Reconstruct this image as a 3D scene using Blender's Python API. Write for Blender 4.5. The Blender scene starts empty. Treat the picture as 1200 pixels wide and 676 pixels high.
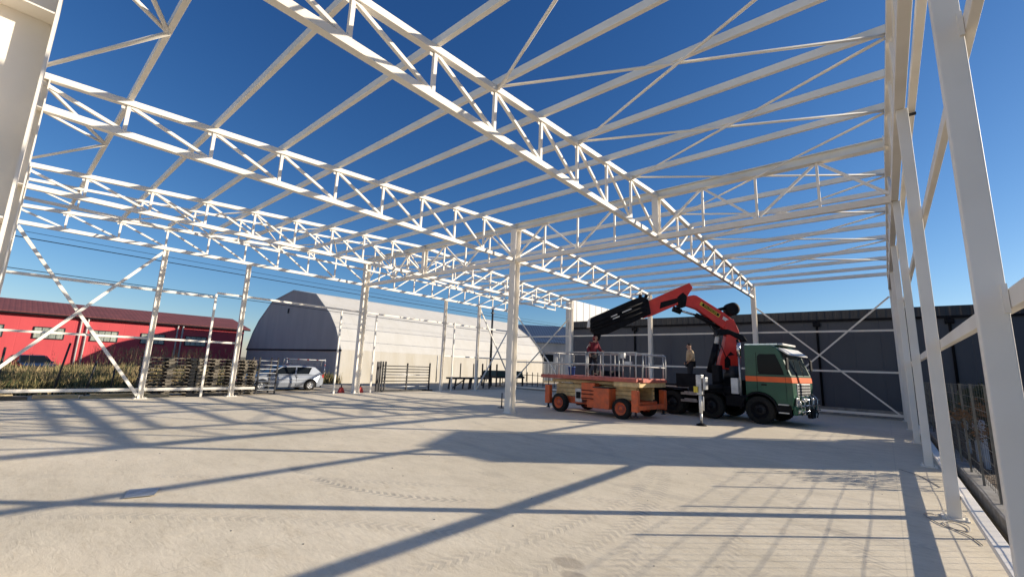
import bpy, bmesh, math, random
from mathutils import Vector, Matrix, noise
R = math.radians
C = bpy.context.scene.collection
rnd = random.Random(7)

# ------------------------------------------------------------------ materials
def nt(name):
    m = bpy.data.materials.new(name); m.use_nodes = True
    t = m.node_tree; b = t.nodes['Principled BSDF']
    return m, t, b
def node(t, typ, **kw):
    n = t.nodes.new(typ)
    for k, v in kw.items():
        if k.startswith('i_'):
            n.inputs[k[2:].replace('_', ' ')].default_value = v
        else: setattr(n, k, v)
    return n
def noisy(name, col, col2=None, scale=3.0, rough=0.6, metal=0.0, bump=0.0, detail=6.0, coat=0.0, contrast=(0.35, 0.65), bscale=None, stretch=None, spec=0.5):
    m, t, b = nt(name)
    col2 = col2 or tuple(c * 0.8 for c in col)
    tc = node(t, 'ShaderNodeTexCoord'); src = tc.outputs['Object']
    if stretch:
        mp = node(t, 'ShaderNodeMapping'); mp.inputs['Scale'].default_value = stretch
        t.links.new(src, mp.inputs['Vector']); src = mp.outputs['Vector']
    n = node(t, 'ShaderNodeTexNoise'); n.inputs['Scale'].default_value = scale; n.inputs['Detail'].default_value = detail
    t.links.new(src, n.inputs['Vector'])
    r = node(t, 'ShaderNodeValToRGB')
    r.color_ramp.elements[0].position, r.color_ramp.elements[1].position = contrast
    r.color_ramp.elements[0].color = (*col2, 1); r.color_ramp.elements[1].color = (*col, 1)
    t.links.new(n.outputs['Fac'], r.inputs['Fac']); t.links.new(r.outputs['Color'], b.inputs['Base Color'])
    b.inputs['Roughness'].default_value = rough; b.inputs['Metallic'].default_value = metal
    b.inputs['Coat Weight'].default_value = coat
    b.inputs['Specular IOR Level'].default_value = spec
    if bump:
        n2 = node(t, 'ShaderNodeTexNoise'); n2.inputs['Scale'].default_value = bscale or scale * 6; n2.inputs['Detail'].default_value = 8
        t.links.new(src, n2.inputs['Vector'])
        bp = node(t, 'ShaderNodeBump'); bp.inputs['Strength'].default_value = bump; bp.inputs['Distance'].default_value = 0.02
        t.links.new(n2.outputs['Fac'], bp.inputs['Height']); t.links.new(bp.outputs['Normal'], b.inputs['Normal'])
    return m
def ribbed(name, col, col2, axis='X', pitch=0.25, rough=0.5, depth=0.02, bands=None, metal=0.0, duty=0.25):
    """sheet cladding: ribs by bump along an object axis, dirt by noise"""
    m, t, b = nt(name)
    tc = node(t, 'ShaderNodeTexCoord'); sp = node(t, 'ShaderNodeSeparateXYZ'); t.links.new(tc.outputs['Object'], sp.inputs[0])
    md = node(t, 'ShaderNodeMath', operation='MULTIPLY'); md.inputs[1].default_value = 1 / pitch; t.links.new(sp.outputs[axis], md.inputs[0])
    fr = node(t, 'ShaderNodeMath', operation='FRACT'); t.links.new(md.outputs[0], fr.inputs[0])
    pp = node(t, 'ShaderNodeMath', operation='PINGPONG'); pp.inputs[1].default_value = 0.5; t.links.new(fr.outputs[0], pp.inputs[0])
    mr = node(t, 'ShaderNodeMapRange'); mr.inputs['From Min'].default_value = duty * 0.4; mr.inputs['From Max'].default_value = duty; t.links.new(pp.outputs[0], mr.inputs['Value'])
    bp = node(t, 'ShaderNodeBump'); bp.inputs['Strength'].default_value = 1; bp.inputs['Distance'].default_value = depth
    t.links.new(mr.outputs[0], bp.inputs['Height']); t.links.new(bp.outputs[0], b.inputs['Normal'])
    mp = node(t, 'ShaderNodeMapping'); mp.inputs['Scale'].default_value = (1, 1, 0.25); t.links.new(tc.outputs['Object'], mp.inputs[0])
    n = node(t, 'ShaderNodeTexNoise'); n.inputs['Scale'].default_value = 0.9; n.inputs['Detail'].default_value = 9; n.inputs['Roughness'].default_value = 0.65; t.links.new(mp.outputs[0], n.inputs[0])
    r = node(t, 'ShaderNodeValToRGB'); r.color_ramp.elements[0].position = 0.35; r.color_ramp.elements[1].position = 0.6
    r.color_ramp.elements[0].color = (*col2, 1); r.color_ramp.elements[1].color = (*col, 1)
    t.links.new(n.outputs['Fac'], r.inputs[0]); t.links.new(r.outputs[0], b.inputs['Base Color'])
    b.inputs['Roughness'].default_value = rough; b.inputs['Metallic'].default_value = metal
    return m

M = {}
M['steel'] = noisy('cream_primer_steel', (0.86, 0.815, 0.735), (0.78, 0.73, 0.64), 1.3, 0.58, bump=0.05, contrast=(0.3, 0.6), spec=0.3)
M['galv'] = noisy('galvanised', (0.52, 0.53, 0.54), (0.38, 0.39, 0.40), 9, 0.42, 0.75)
M['dark_steel'] = noisy('dark_steel', (0.035, 0.036, 0.04), (0.02, 0.02, 0.022), 8, 0.5, 0.2)
M['black'] = noisy('black_paint', (0.009, 0.010, 0.014), (0.005, 0.005, 0.007), 5, 0.6, spec=0.15)
M['rubber'] = noisy('rubber', (0.016, 0.016, 0.016), (0.032, 0.030, 0.027), 14, 0.9, bump=0.3, spec=0.2)
M['red'] = noisy('crane_red', (0.72, 0.040, 0.026), (0.58, 0.03, 0.02), 3, 0.45, coat=0.1)
M['orange'] = noisy('lift_orange', (0.78, 0.145, 0.04), (0.55, 0.12, 0.045), 5, 0.55, bump=0.1)
M['orange_red'] = noisy('deck_orange', (0.56, 0.14, 0.09), (0.36, 0.10, 0.075), 6, 0.6)
M['scissor_yellow'] = noisy('scissor_cream_yellow', (0.80, 0.58, 0.27), (0.55, 0.40, 0.20), 5, 0.55)
M['truck_green'] = noisy('truck_green', (0.010, 0.085, 0.045), (0.009, 0.068, 0.037), 2.5, 0.35, coat=0.15)
M['stripe'] = noisy('orange_stripe', (0.90, 0.14, 0.02), (0.8, 0.12, 0.02), 4, 0.4)
M['chrome'] = noisy('chrome', (0.7, 0.7, 0.7), (0.5, 0.5, 0.5), 6, 0.18, 1.0)
M['white'] = noisy('white_paint', (0.78, 0.78, 0.76), (0.62, 0.61, 0.58), 4, 0.45)
M['yellow'] = noisy('sign_yellow', (0.75, 0.58, 0.06), None, 4, 0.5)
M['silver'] = noisy('car_silver', (0.34, 0.37, 0.42), (0.30, 0.33, 0.38), 2, 0.30, 0.35, coat=0.8)
M['car_dark'] = noisy('car_dark_blue', (0.03, 0.035, 0.05), None, 2, 0.25, 0.2, coat=0.8)
M['alloy'] = noisy('alloy', (0.55, 0.56, 0.58), None, 4, 0.3, 0.8)
M['lamp_red'] = noisy('lamp_red', (0.45, 0.02, 0.02), None, 4, 0.2)
M['lamp_clear'] = noisy('lamp_clear', (0.6, 0.62, 0.65), None, 4, 0.1, 0.4)
def glass(name, col, rough=0.04, spec=0.08):
    m, t, b = nt(name); b.inputs['Base Color'].default_value = (*col, 1); b.inputs['Roughness'].default_value = rough
    b.inputs['Specular IOR Level'].default_value = spec
    return m
M['glass'] = glass('tinted_glass', (0.010, 0.013, 0.017))
M['windscreen'] = glass('windscreen_glass', (0.02, 0.03, 0.035), 0.06, 0.9)
M['wire'] = noisy('wire', (0.20, 0.19, 0.16), (0.12, 0.11, 0.10), 6, 0.5, 0.4)
M['rail_paint'] = noisy('lift_rail_grey', (0.50, 0.50, 0.49), (0.36, 0.36, 0.355), 7, 0.5, 0.1)
M['barn_red'] = ribbed('barn_red_render', (0.60, 0.078, 0.088), (0.54, 0.068, 0.08), 'Y', 1.1, 0.8, 0.004, duty=0.04)
M['barn_roof'] = ribbed('barn_roof_sheet', (0.17, 0.05, 0.052), (0.13, 0.04, 0.042), 'Y', 0.33, 0.85, 0.008)
M['window_glass'] = ribbed('glass_block', (0.40, 0.43, 0.36), (0.22, 0.25, 0.22), 'Y', 0.2, 0.25, 0.01, duty=0.15)
M['hangar_side'] = ribbed('hangar_cream_sheet', (0.54, 0.53, 0.50), (0.50, 0.485, 0.445), 'Y', 0.9, 0.75, 0.004, duty=0.06)
M['hangar_base'] = ribbed('hangar_base_sheet', (0.54, 0.515, 0.46), (0.48, 0.445, 0.37), 'Y', 0.9, 0.75, 0.004, duty=0.06)
M['hangar_face'] = ribbed('hangar_face_grey', (0.52, 0.45, 0.40), (0.45, 0.39, 0.35), 'X', 1.2, 0.75, 0.01, duty=0.04)
M['dark_clad'] = ribbed('anthracite_cladding', (0.050, 0.060, 0.084), (0.043, 0.052, 0.073), 'X', 1.03, 0.42, 0.012, duty=0.03)
M['dark_roof'] = ribbed('anthracite_roof', (0.022, 0.026, 0.036), (0.016, 0.019, 0.027), 'X', 0.35, 0.4, 0.03)
M['white_clad'] = ribbed('white_sandwich_cladding', (0.60, 0.60, 0.59), (0.55, 0.55, 0.54), 'Y', 1.0, 0.45, 0.10, duty=0.10)
M['grey_clad'] = ribbed('pale_grey_cladding', (0.36, 0.38, 0.40), (0.30, 0.32, 0.34), 'X', 0.5, 0.6, 0.03)
M['blue_roof'] = ribbed('blue_grey_roof', (0.055, 0.085, 0.14), (0.045, 0.07, 0.115), 'X', 0.4, 0.45, 0.03)
M['shed'] = ribbed('shed_cladding', (0.06, 0.065, 0.075), (0.05, 0.053, 0.06), 'Y', 0.3, 0.5, 0.02)
M['wood'] = noisy('pallet_wood', (0.23, 0.20, 0.155), (0.09, 0.08, 0.065), 5, 0.85, bump=0.3, stretch=(6, 1, 6))
M['plank'] = noisy('pale_plank', (0.62, 0.50, 0.30), (0.42, 0.33, 0.20), 4, 0.8, bump=0.2, stretch=(6, 1, 6))
M['curb'] = noisy('kerb_concrete', (0.30, 0.29, 0.27), (0.20, 0.19, 0.175), 4, 0.9, bump=0.4)
M['bark'] = noisy('bark', (0.10, 0.065, 0.045), (0.05, 0.035, 0.025), 12, 0.9, bump=0.6)
M['leaf'] = noisy('evergreen_leaf', (0.040, 0.065, 0.028), (0.022, 0.035, 0.018), 3, 0.7)
M['weed'] = noisy('dry_weed', (0.42, 0.31, 0.16), (0.20, 0.17, 0.07), 0.9, 0.85, detail=3, contrast=(0.38, 0.62))
M['weed_green'] = noisy('green_weed', (0.10, 0.12, 0.045), (0.05, 0.065, 0.025), 1.2, 0.8)
M['dead_leaf'] = noisy('dead_leaf', (0.20, 0.12, 0.065), (0.11, 0.065, 0.04), 9, 0.85)
M['skin'] = noisy('skin', (0.50, 0.29, 0.20), (0.45, 0.25, 0.17), 9, 0.55)
M['hoodie'] = noisy('maroon_cloth', (0.20, 0.016, 0.030), (0.12, 0.010, 0.02), 12, 0.9, bump=0.4)
M['trousers'] = noisy('dark_trousers', (0.022, 0.024, 0.032), (0.014, 0.015, 0.02), 10, 0.9, bump=0.3)
M['tan_shirt'] = noisy('tan_cloth', (0.66, 0.50, 0.31), (0.45, 0.33, 0.20), 6, 0.9, bump=0.4)
M['hair'] = noisy('dark_hair', (0.025, 0.017, 0.012), None, 30, 0.7)
M['boot'] = noisy('boot', (0.03, 0.022, 0.018), None, 9, 0.7)
M['blue'] = noisy('blue_plastic', (0.03, 0.16, 0.55), None, 5, 0.45)
M['redwhite'] = noisy('red_tube_paint', (0.60, 0.05, 0.04), None, 5, 0.5)
M['slab'] = noisy('pale_slab', (0.42, 0.46, 0.52), (0.33, 0.36, 0.41), 5, 0.8)
M['skip_green'] = noisy('skip_green', (0.03, 0.09, 0.07), (0.05, 0.07, 0.06), 3, 0.6)
M['cable'] = noisy('grey_cable', (0.34, 0.32, 0.31), None, 6, 0.6)

# ------------------------------------------------------------------ mesh building
class MB:
    def __init__(s): s.v = []; s.f = []; s.sm = []
    def add(s, vs, fs, smooth=False):
        n = len(s.v); s.v += [tuple(p) for p in vs]; s.f += [tuple(n + i for i in f) for f in fs]; s.sm += [smooth] * len(fs)
        return s
    def box(s, x0, x1, y0, y1, z0, z1):
        v = [(x, y, z) for z in (z0, z1) for y in (y0, y1) for x in (x0, x1)]
        return s.add(v, [(0, 2, 3, 1), (4, 5, 7, 6), (0, 1, 5, 4), (2, 6, 7, 3), (0, 4, 6, 2), (1, 3, 7, 5)])
    def bar(s, a, b, w, h=None, up=(0, 0, 1)):
        """rectangular bar from a to b; w across, h along up"""
        h = h or w; a, b = Vector(a), Vector(b); d = (b - a).normalized(); up = Vector(up)
        if abs(d.dot(up)) > 0.99: up = Vector((0, 1, 0))
        x = d.cross(up).normalized(); y = x.cross(d).normalized()
        v = [p + x * sx * w / 2 + y * sy * h / 2 for p in (a, b) for sx, sy in ((-1, -1), (1, -1), (1, 1), (-1, 1))]
        return s.add(v, [(3, 2, 1, 0), (4, 5, 6, 7), (0, 1, 5, 4), (1, 2, 6, 5), (2, 3, 7, 6), (3, 0, 4, 7)])
    def hsec(s, a, b, w, h, tf=0.016, tw=0.01, up=(0, 1, 0)):
        """H profile along a-b: flanges at +-h/2 along up, w wide"""
        a, b = Vector(a), Vector(b); d = (b - a).normalized(); up = Vector(up)
        for sg in (-1, 1):
            o = up * sg * (h - tf) / 2; s.bar(a + o, b + o, w, tf, up)
        s.bar(a, b, tw, h - 2 * tf, up)
        return s
    def tube(s, pts, r, n=8, cap=True):
        pts = [Vector(p) for p in pts]; rings = []
        base = len(s.v); prev = None; vs = []
        for i, p in enumerate(pts):
            d = ((pts[min(i + 1, len(pts) - 1)] - pts[max(i - 1, 0)])).normalized()
            if prev is None: x = d.orthogonal().normalized()
            else:
                x = (prev - d * prev.dot(d)); x = x.normalized() if x.length > 1e-6 else d.orthogonal().normalized()
            prev = x; y = d.cross(x); rr = r[i] if isinstance(r, (list, tuple)) else r
            vs += [p + (x * math.cos(2 * math.pi * k / n) + y * math.sin(2 * math.pi * k / n)) * rr for k in range(n)]
        fs = [(i * n + k, i * n + (k + 1) % n, (i + 1) * n + (k + 1) % n, (i + 1) * n + k) for i in range(len(pts) - 1) for k in range(n)]
        s.add(vs, fs, True)
        if cap: 
            s.add([], []); m = base
            s.f += [tuple(m + k for k in reversed(range(n))), tuple(m + (len(pts) - 1) * n + k for k in range(n))]; s.sm += [False, False]
        return s
    def prism(s, poly, axis, a0, a1, f=None):
        """extrude a 2-D polygon; axis 'y': poly=(x,z); 'x': poly=(y,z); 'z': poly=(x,y); f maps a point to 3-D"""
        n = len(poly)
        g = {'y': lambda p, a: (p[0], a, p[1]), 'x': lambda p, a: (a, p[0], p[1]), 'z': lambda p, a: (p[0], p[1], a)}[axis] if f is None else f
        v = [g(p, a0) for p in poly] + [g(p, a1) for p in poly]
        return s.add(v, [tuple(range(n)), tuple(range(2 * n - 1, n - 1, -1))] + [(i, i + n, (i + 1) % n + n, (i + 1) % n) for i in range(n)])
    def lathe(s, c, axis, prof, n=28):
        """prof: list of (radius, offset along axis)"""
        ax = {'x': (Vector((0, 1, 0)), Vector((0, 0, 1)), Vector((1, 0, 0))), 'y': (Vector((1, 0, 0)), Vector((0, 0, 1)), Vector((0, 1, 0))), 'z': (Vector((1, 0, 0)), Vector((0, 1, 0)), Vector((0, 0, 1)))}[axis]
        c = Vector(c); v = []
        for r, o in prof: v += [c + ax[2] * o + (ax[0] * math.cos(2 * math.pi * k / n) + ax[1] * math.sin(2 * math.pi * k / n)) * r for k in range(n)]
        return s.add(v, [(i * n + k, i * n + (k + 1) % n, (i + 1) * n + (k + 1) % n, (i + 1) * n + k) for i in range(len(prof) - 1) for k in range(n)], True)
    def build(s, name, mat, parent=None, bevel=0, world=False, auto=True):
        vs = s.v
        if world and parent is not None:
            inv = wm(parent).inverted(); vs = [tuple(inv @ Vector(p)) for p in vs]
        me = bpy.data.meshes.new(name); me.from_pydata(vs, [], s.f)
        me.polygons.foreach_set('use_smooth', s.sm)
        me.materials.append(mat if not isinstance(mat, str) else M[mat])
        bm = bmesh.new(); bm.from_mesh(me); bmesh.ops.recalc_face_normals(bm, faces=bm.faces); bm.to_mesh(me); bm.free()
        o = bpy.data.objects.new(name, me); C.objects.link(o)
        if parent is not None: o.parent = parent
        if bevel:
            b = o.modifiers.new('bevel', 'BEVEL'); b.width = bevel; b.segments = 2; b.limit_method = 'ANGLE'; b.angle_limit = R(35)
        return o
def wm(o):
    m = Matrix.LocRotScale(o.location, o.rotation_euler, o.scale)
    return wm(o.parent) @ m if o.parent else m
def tag(o, label=None, cat=None, group=None, kind=None):
    if label: o['label'] = label
    if cat: o['category'] = cat
    if group: o['group'] = group
    if kind: o['kind'] = kind
    return o
def thing(name, label, cat, loc=(0, 0, 0), rz=0, group=None):
    o = bpy.data.objects.new(name, None); C.objects.link(o); o.location = loc; o.rotation_euler = (0, 0, rz); o.empty_display_size = 0.3
    return tag(o, label, cat, group)
def copy_tree(o, parent=None):
    c = o.copy(); C.objects.link(c)
    if parent is not None: c.parent = parent
    for ch in list(o.children): copy_tree(ch, c)
    return c

# ------------------------------------------------------------------ ground
def ground_mat():
    m, t, b = nt('dirt_and_dry_grass')
    tc = node(t, 'ShaderNodeTexCoord')
    n1 = node(t, 'ShaderNodeTexNoise'); n1.inputs['Scale'].default_value = 0.35; n1.inputs['Detail'].default_value = 9; t.links.new(tc.outputs['Object'], n1.inputs[0])
    n2 = node(t, 'ShaderNodeTexNoise'); n2.inputs['Scale'].default_value = 5; n2.inputs['Detail'].default_value = 8; t.links.new(tc.outputs['Object'], n2.inputs[0])
    r = node(t, 'ShaderNodeValToRGB'); e = r.color_ramp.elements
    e[0].position = 0.38; e[0].color = (0.13, 0.12, 0.06, 1); e[1].position = 0.62; e[1].color = (0.30, 0.24, 0.15, 1)
    t.links.new(n1.outputs['Fac'], r.inputs[0])
    mx = node(t, 'ShaderNodeMix', data_type='RGBA', blend_type='MULTIPLY'); mx.inputs['Factor'].default_value = 0.6
    r2 = node(t, 'ShaderNodeValToRGB'); r2.color_ramp.elements[0].position = 0.3; r2.color_ramp.elements[0].color = (0.55, 0.55, 0.55, 1); r2.color_ramp.elements[1].position = 0.7
    t.links.new(n2.outputs['Fac'], r2.inputs[0]); t.links.new(r.outputs[0], mx.inputs['A']); t.links.new(r2.outputs[0], mx.inputs['B'])
    t.links.new(mx.outputs['Result'], b.inputs['Base Color']); b.inputs['Roughness'].default_value = 0.95
    bp = node(t, 'ShaderNodeBump'); bp.inputs['Distance'].default_value = 0.05; t.links.new(n2.outputs['Fac'], bp.inputs['Height']); t.links.new(bp.outputs[0], b.inputs['Normal'])
    return m
def yard_mat():
    return noisy('sandy_gravel', (0.55, 0.47, 0.35), (0.40, 0.34, 0.25), 1.5, 0.95, bump=0.5, bscale=25)
def floor_mat():
    m, t, b = nt('new_concrete_floor')
    L = t.links
    tc = node(t, 'ShaderNodeTexCoord'); P = tc.outputs['Object']
    def nz(scale, detail=8, rough=0.6, stretch=None, dist=0.0):
        src = P
        if stretch:
            mp = node(t, 'ShaderNodeMapping'); mp.inputs['Scale'].default_value = stretch; mp.inputs['Rotation'].default_value = (0, 0, 0.5); L.new(P, mp.inputs[0]); src = mp.outputs[0]
        n = node(t, 'ShaderNodeTexNoise'); n.inputs['Scale'].default_value = scale; n.inputs['Detail'].default_value = detail; n.inputs['Roughness'].default_value = rough; n.inputs['Distortion'].default_value = dist
        L.new(src, n.inputs[0]); return n.outputs['Fac']
    def ramp(f, a, ca, bb, cb):
        r = node(t, 'ShaderNodeValToRGB'); r.color_ramp.elements[0].position = a; r.color_ramp.elements[0].color = (*ca, 1)
        r.color_ramp.elements[1].position = bb; r.color_ramp.elements[1].color = (*cb, 1); L.new(f, r.inputs[0]); return r.outputs[0]
    def mix(A, B, fac, mode='MIX'):
        x = node(t, 'ShaderNodeMix', data_type='RGBA', blend_type=mode)
        if isinstance(fac, float): x.inputs['Factor'].default_value = fac
        else: L.new(fac, x.inputs['Factor'])
        for k, v in (('A', A), ('B', B)):
            if isinstance(v, tuple): x.inputs[k].default_value = (*v, 1)
            else: L.new(v, x.inputs[k])
        return x.outputs['Result']
    def math_(op, a, b_=None, clamp=False):
        x = node(t, 'ShaderNodeMath', operation=op); x.use_clamp = clamp
        for i, v in enumerate((a, b_)):
            if v is None: continue
            if isinstance(v, (int, float)): x.inputs[i].default_value = v
            else: L.new(v, x.inputs[i])
        return x.outputs[0]
    base = ramp(nz(0.22, 6), 0.36, (0.68, 0.605, 0.46), 0.64, (0.80, 0.715, 0.56))
    base = mix(base, ramp(nz(1.3, 10, 0.7, (1, 2.2, 1)), 0.34, (0.78, 0.77, 0.76), 0.6, (1, 1, 1)), 0.55, 'MULTIPLY')
    base = mix(base, ramp(nz(0.7, 10, 0.75, dist=1.5), 0.55, (1, 1, 1), 0.68, (1.09, 1.08, 1.06)), 0.8, 'MULTIPLY')
    base = mix(base, ramp(nz(14, 6, 0.7), 0.3, (0.84, 0.84, 0.83), 0.5, (1, 1, 1)), 0.5, 'MULTIPLY')
    base = mix(base, ramp(nz(95, 3, 0.8), 0.28, (0.62, 0.60, 0.56), 0.42, (1, 1, 1)), 0.5, 'MULTIPLY')
    sp = node(t, 'ShaderNodeSeparateXYZ'); L.new(P, sp.inputs[0]); X, Y = sp.outputs['X'], sp.outputs['Y']
    base = mix(base, ramp(nz(2.6, 9, 0.8, (1, 3.0, 1), 0.8), 0.50, (1, 1, 1), 0.72, (0.80, 0.765, 0.70)), 0.75, 'MULTIPLY')
    base = mix(base, ramp(nz(6.5, 9, 0.8, (1.6, 1, 1), 2.0), 0.52, (1, 1, 1), 0.70, (1.10, 1.09, 1.06)), 0.7, 'MULTIPLY')
    wob = nz(1.1, 4)
    def dist_to(cx, cy):
        dx = math_('SUBTRACT', X, cx); dy = math_('SUBTRACT', Y, cy)
        return math_('SQRT', math_('ADD', math_('MULTIPLY', dx, dx), math_('MULTIPLY', dy, dy))), dx, dy
    def band(d, r, w):   # 1 inside the band
        return math_('SUBTRACT', 1, math_('DIVIDE', math_('ABSOLUTE', math_('SUBTRACT', d, r)), w), True)
    # tyre tracks: arcs with a tread pattern, masked by patchy wear
    def gate(v, lo, hi, soft=.25):
        a = node(t, 'ShaderNodeMapRange'); a.inputs['From Min'].default_value = lo - soft; a.inputs['From Max'].default_value = lo + soft; L.new(v, a.inputs[0])
        b_ = node(t, 'ShaderNodeMapRange'); b_.inputs['From Min'].default_value = hi + soft; b_.inputs['From Max'].default_value = hi - soft; L.new(v, b_.inputs[0])
        return math_('MULTIPLY', a.outputs[0], b_.outputs[0])
    relief = None
    for cx, cy, r, w, amt, lug, bx in ((-6.75, 7.04, 3.66, 0.10, 0.42, 1, (-7.5, -4.3, 2, 5.2)), (-6.75, 7.04, 3.62, 0.13, 0.40, 0, (-7.5, -6.5, 2, 5.2)), (-11.76, 4.42, 9.33, 0.13, 0.22, 1, (-4.5, 0, 2.0, 9.0)), (-11.9, 5.14, 9.02, 0.12, 0.22, 1, (-4.5, 0, 2.5, 8.6)),
                                       (-10.2, 4.0, 8.9, 0.13, 0.17, 1, (-4.5, 0.4, 1.0, 9.5)), (-13.5, 1.0, 11.9, 0.13, 0.20, 1, (-14, 0, 1, 13)), (-13.5, 1.0, 14.1, 0.14, 0.24, 1, (-14, 0, 1, 13)),
                                       (4, -9, 14.6, 0.12, 0.18, 1, (-12, 0.4, 0, 12)), (4, -9, 16.3, 0.12, 0.16, 1, (-12, 0.4, 0, 12)), (-2, 30, 21.5, 0.13, 0.22, 0, (-20, 0, 5, 24)), (-2, 30, 23.4, 0.13, 0.22, 0, (-20, 0, 5, 24))):
        d, dx, dy = dist_to(cx, cy)
        ang = math_('ARCTAN2', dy, dx)
        k = math_('SINE', math_('ADD', math_('MULTIPLY', ang, r * 52.0), math_('MULTIPLY', math_('ABSOLUTE', math_('SUBTRACT', d, r)), 45.0)))
        tread = math_('MULTIPLY', math_('ADD', math_('MULTIPLY', k, 3.0), 0.8), 1.0, True) if lug else 0.7
        mask = math_('MULTIPLY', math_('MULTIPLY', band(d, r, w), 2.5, True), tread)
        mask = math_('MULTIPLY', mask, math_('MULTIPLY', gate(X, bx[0], bx[1]), gate(Y, bx[2], bx[3])))
        patch = node(t, 'ShaderNodeMapRange'); patch.inputs['From Min'].default_value = 0.36; patch.inputs['From Max'].default_value = 0.54; L.new(wob, patch.inputs[0])
        fac = math_('MULTIPLY', math_('MULTIPLY', mask, patch.outputs[0]), amt * 1.35)
        base = mix(base, (0.33, 0.30, 0.26), fac)
        relief = fac if relief is None else math_('ADD', relief, fac)
    # damp oval stains
    wob2 = nz(4, 5)
    for cx, cy, rx, ry, a in ((-2.36, 3.70, 0.16, 0.11, 0.5), (-2.17, 3.52, 0.15, 0.09, 0.45), (-5.0, 5.6, 0.3, 0.14, 0.16), (-9.8, 6.3, 0.4, 0.2, 0.14), (-6.2, 3.5, 0.5, 0.2, 0.10)):
        dx = math_('DIVIDE', math_('SUBTRACT', X, cx), rx); dy = math_('DIVIDE', math_('SUBTRACT', Y, cy), ry)
        d = math_('ADD', math_('SQRT', math_('ADD', math_('MULTIPLY', dx, dx), math_('MULTIPLY', dy, dy))), math_('MULTIPLY', wob2, 0.9))
        mr = node(t, 'ShaderNodeMapRange'); mr.inputs['From Min'].default_value = 1.6; mr.inputs['From Max'].default_value = 1.25; mr.inputs['To Max'].default_value = a; L.new(d, mr.inputs[0])
        base = mix(base, (0.24, 0.20, 0.16), mr.outputs[0])
    # saw-cut joints every 4.6 m
    for A, off in ((X, 0.0), (Y, 0.6)):
        f = math_('PINGPONG', math_('ADD', A, off), 2.3)
        j = math_('SUBTRACT', 1, math_('DIVIDE', f, 0.010), True)
        base = mix(base, (0.25, 0.23, 0.2), math_('MULTIPLY', j, 0.25))
    L.new(base, b.inputs['Base Color'])
    b.inputs['Roughness'].default_value = 0.8; b.inputs['Specular IOR Level'].default_value = 0.35
    bp = node(t, 'ShaderNodeBump'); bp.inputs['Strength'].default_value = 0.38; bp.inputs['Distance'].default_value = 0.012
    L.new(math_('SUBTRACT', math_('ADD', math_('ADD', nz(9, 8, 0.7), math_('MULTIPLY', nz(4.5, 9, 0.8, (1, 2.5, 1), 1.5), 1.6)), math_('MULTIPLY', nz(60, 4, 0.7), 0.4)), relief), bp.inputs['Height']); L.new(bp.outputs[0], b.inputs['Normal'])
    return m

g = MB(); g.add([(-900, -600, -0.10), (900, -600, -0.10), (900, 1200, -0.10), (-900, 1200, -0.10)], [(0, 1, 2, 3)])
tag(g.build('ground', ground_mat()), kind='structure')
g = MB().box(-31.5, -22.36, -30, 60, -0.30, -0.03); tag(g.build('gravel_track', yard_mat()), kind='structure')
g = MB().box(-22.35, 27.0, 26.85, 27.9, -0.3, -0.034); tag(g.build('gravel_verge', yard_mat()), kind='structure')
g = MB().box(-22.34, 0.88, -9, 26.84, -0.28, 0.0); tag(g.build('concrete_floor', floor_mat(), bevel=0.01), kind='structure')

# ------------------------------------------------------------------ steel frame
XT = [0.52, -5.16, -11.01, -16.84, -21.99]
YR = 13.02; D0, PN = 1.874, 1.45
YS = [0.0] + [D0 + PN * k for k in range(8)] + [13.37]
def yn(i): return YR + (1 if i > 0 else -1 if i < 0 else 0) * YS[abs(i)]
ZB = 5.94
def zt(y): return 7.33 - 0.0613 * abs(y - YR)
frame = thing('steel_frame_building', 'cream painted steel skeleton of an unfinished hall with pitched roof trusses over concrete floor', 'building frame')
def plate(mb, x, y, z, w, h, t=0.012): mb.box(x - w / 2, x + w / 2, y - h / 2, y + h / 2, z, z + t)
for ti, X in enumerate(XT):
    top = MB(); c = 0.13
    for sg in (-1, 1):
        top.bar((X, YR, zt(YR)), (X, yn(9 * sg), zt(yn(9 * sg))), 0.13, 0.12)
    tr = top.build('roof_truss', 'steel', frame, bevel=0.006)
    bc = MB().bar((X, yn(-9), ZB), (X, yn(9), ZB), 0.13, 0.13); bc.build('bottom_chord', 'steel', tr, bevel=0.006)
    for i in range(-9, 10):
        y = yn(i)
        if i == 0:
            if ti in (1, 3): MB().hsec((X, y, ZB + .06), (X, y, zt(y) - .05), 0.2, 0.22).build('vertical', 'steel', tr)
            continue
        if abs(i) == 9: w = 0.11
        else: w = 0.062
        MB().bar((X, y, ZB + 0.06), (X, y, zt(y) - 0.055), w, w, (0, 1, 0)).build('vertical', 'steel', tr)
    for sg in (-1, 1):
        for i in range(9, 0, -1):
            a = Vector((X, yn(i * sg), zt(yn(i * sg)) - 0.05)); b_ = Vector((X, yn((i - 1) * sg), ZB + 0.06))
            d = (b_ - a).normalized(); MB().bar(a + d * 0.04, b_ - d * 0.06, 0.06, 0.06).build('diagonal', 'steel', tr)
    # node gussets belong to the bottom chord look: small plates
    gp = MB()
    for i in range(-8, 9):
        if i: gp.box(X - 0.006, X + 0.006, yn(i) - 0.11, yn(i) + 0.11, zt(yn(i)) - 0.14, zt(yn(i)) - 0.05)
    gp.build('gusset_plates', 'steel', tr)
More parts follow.
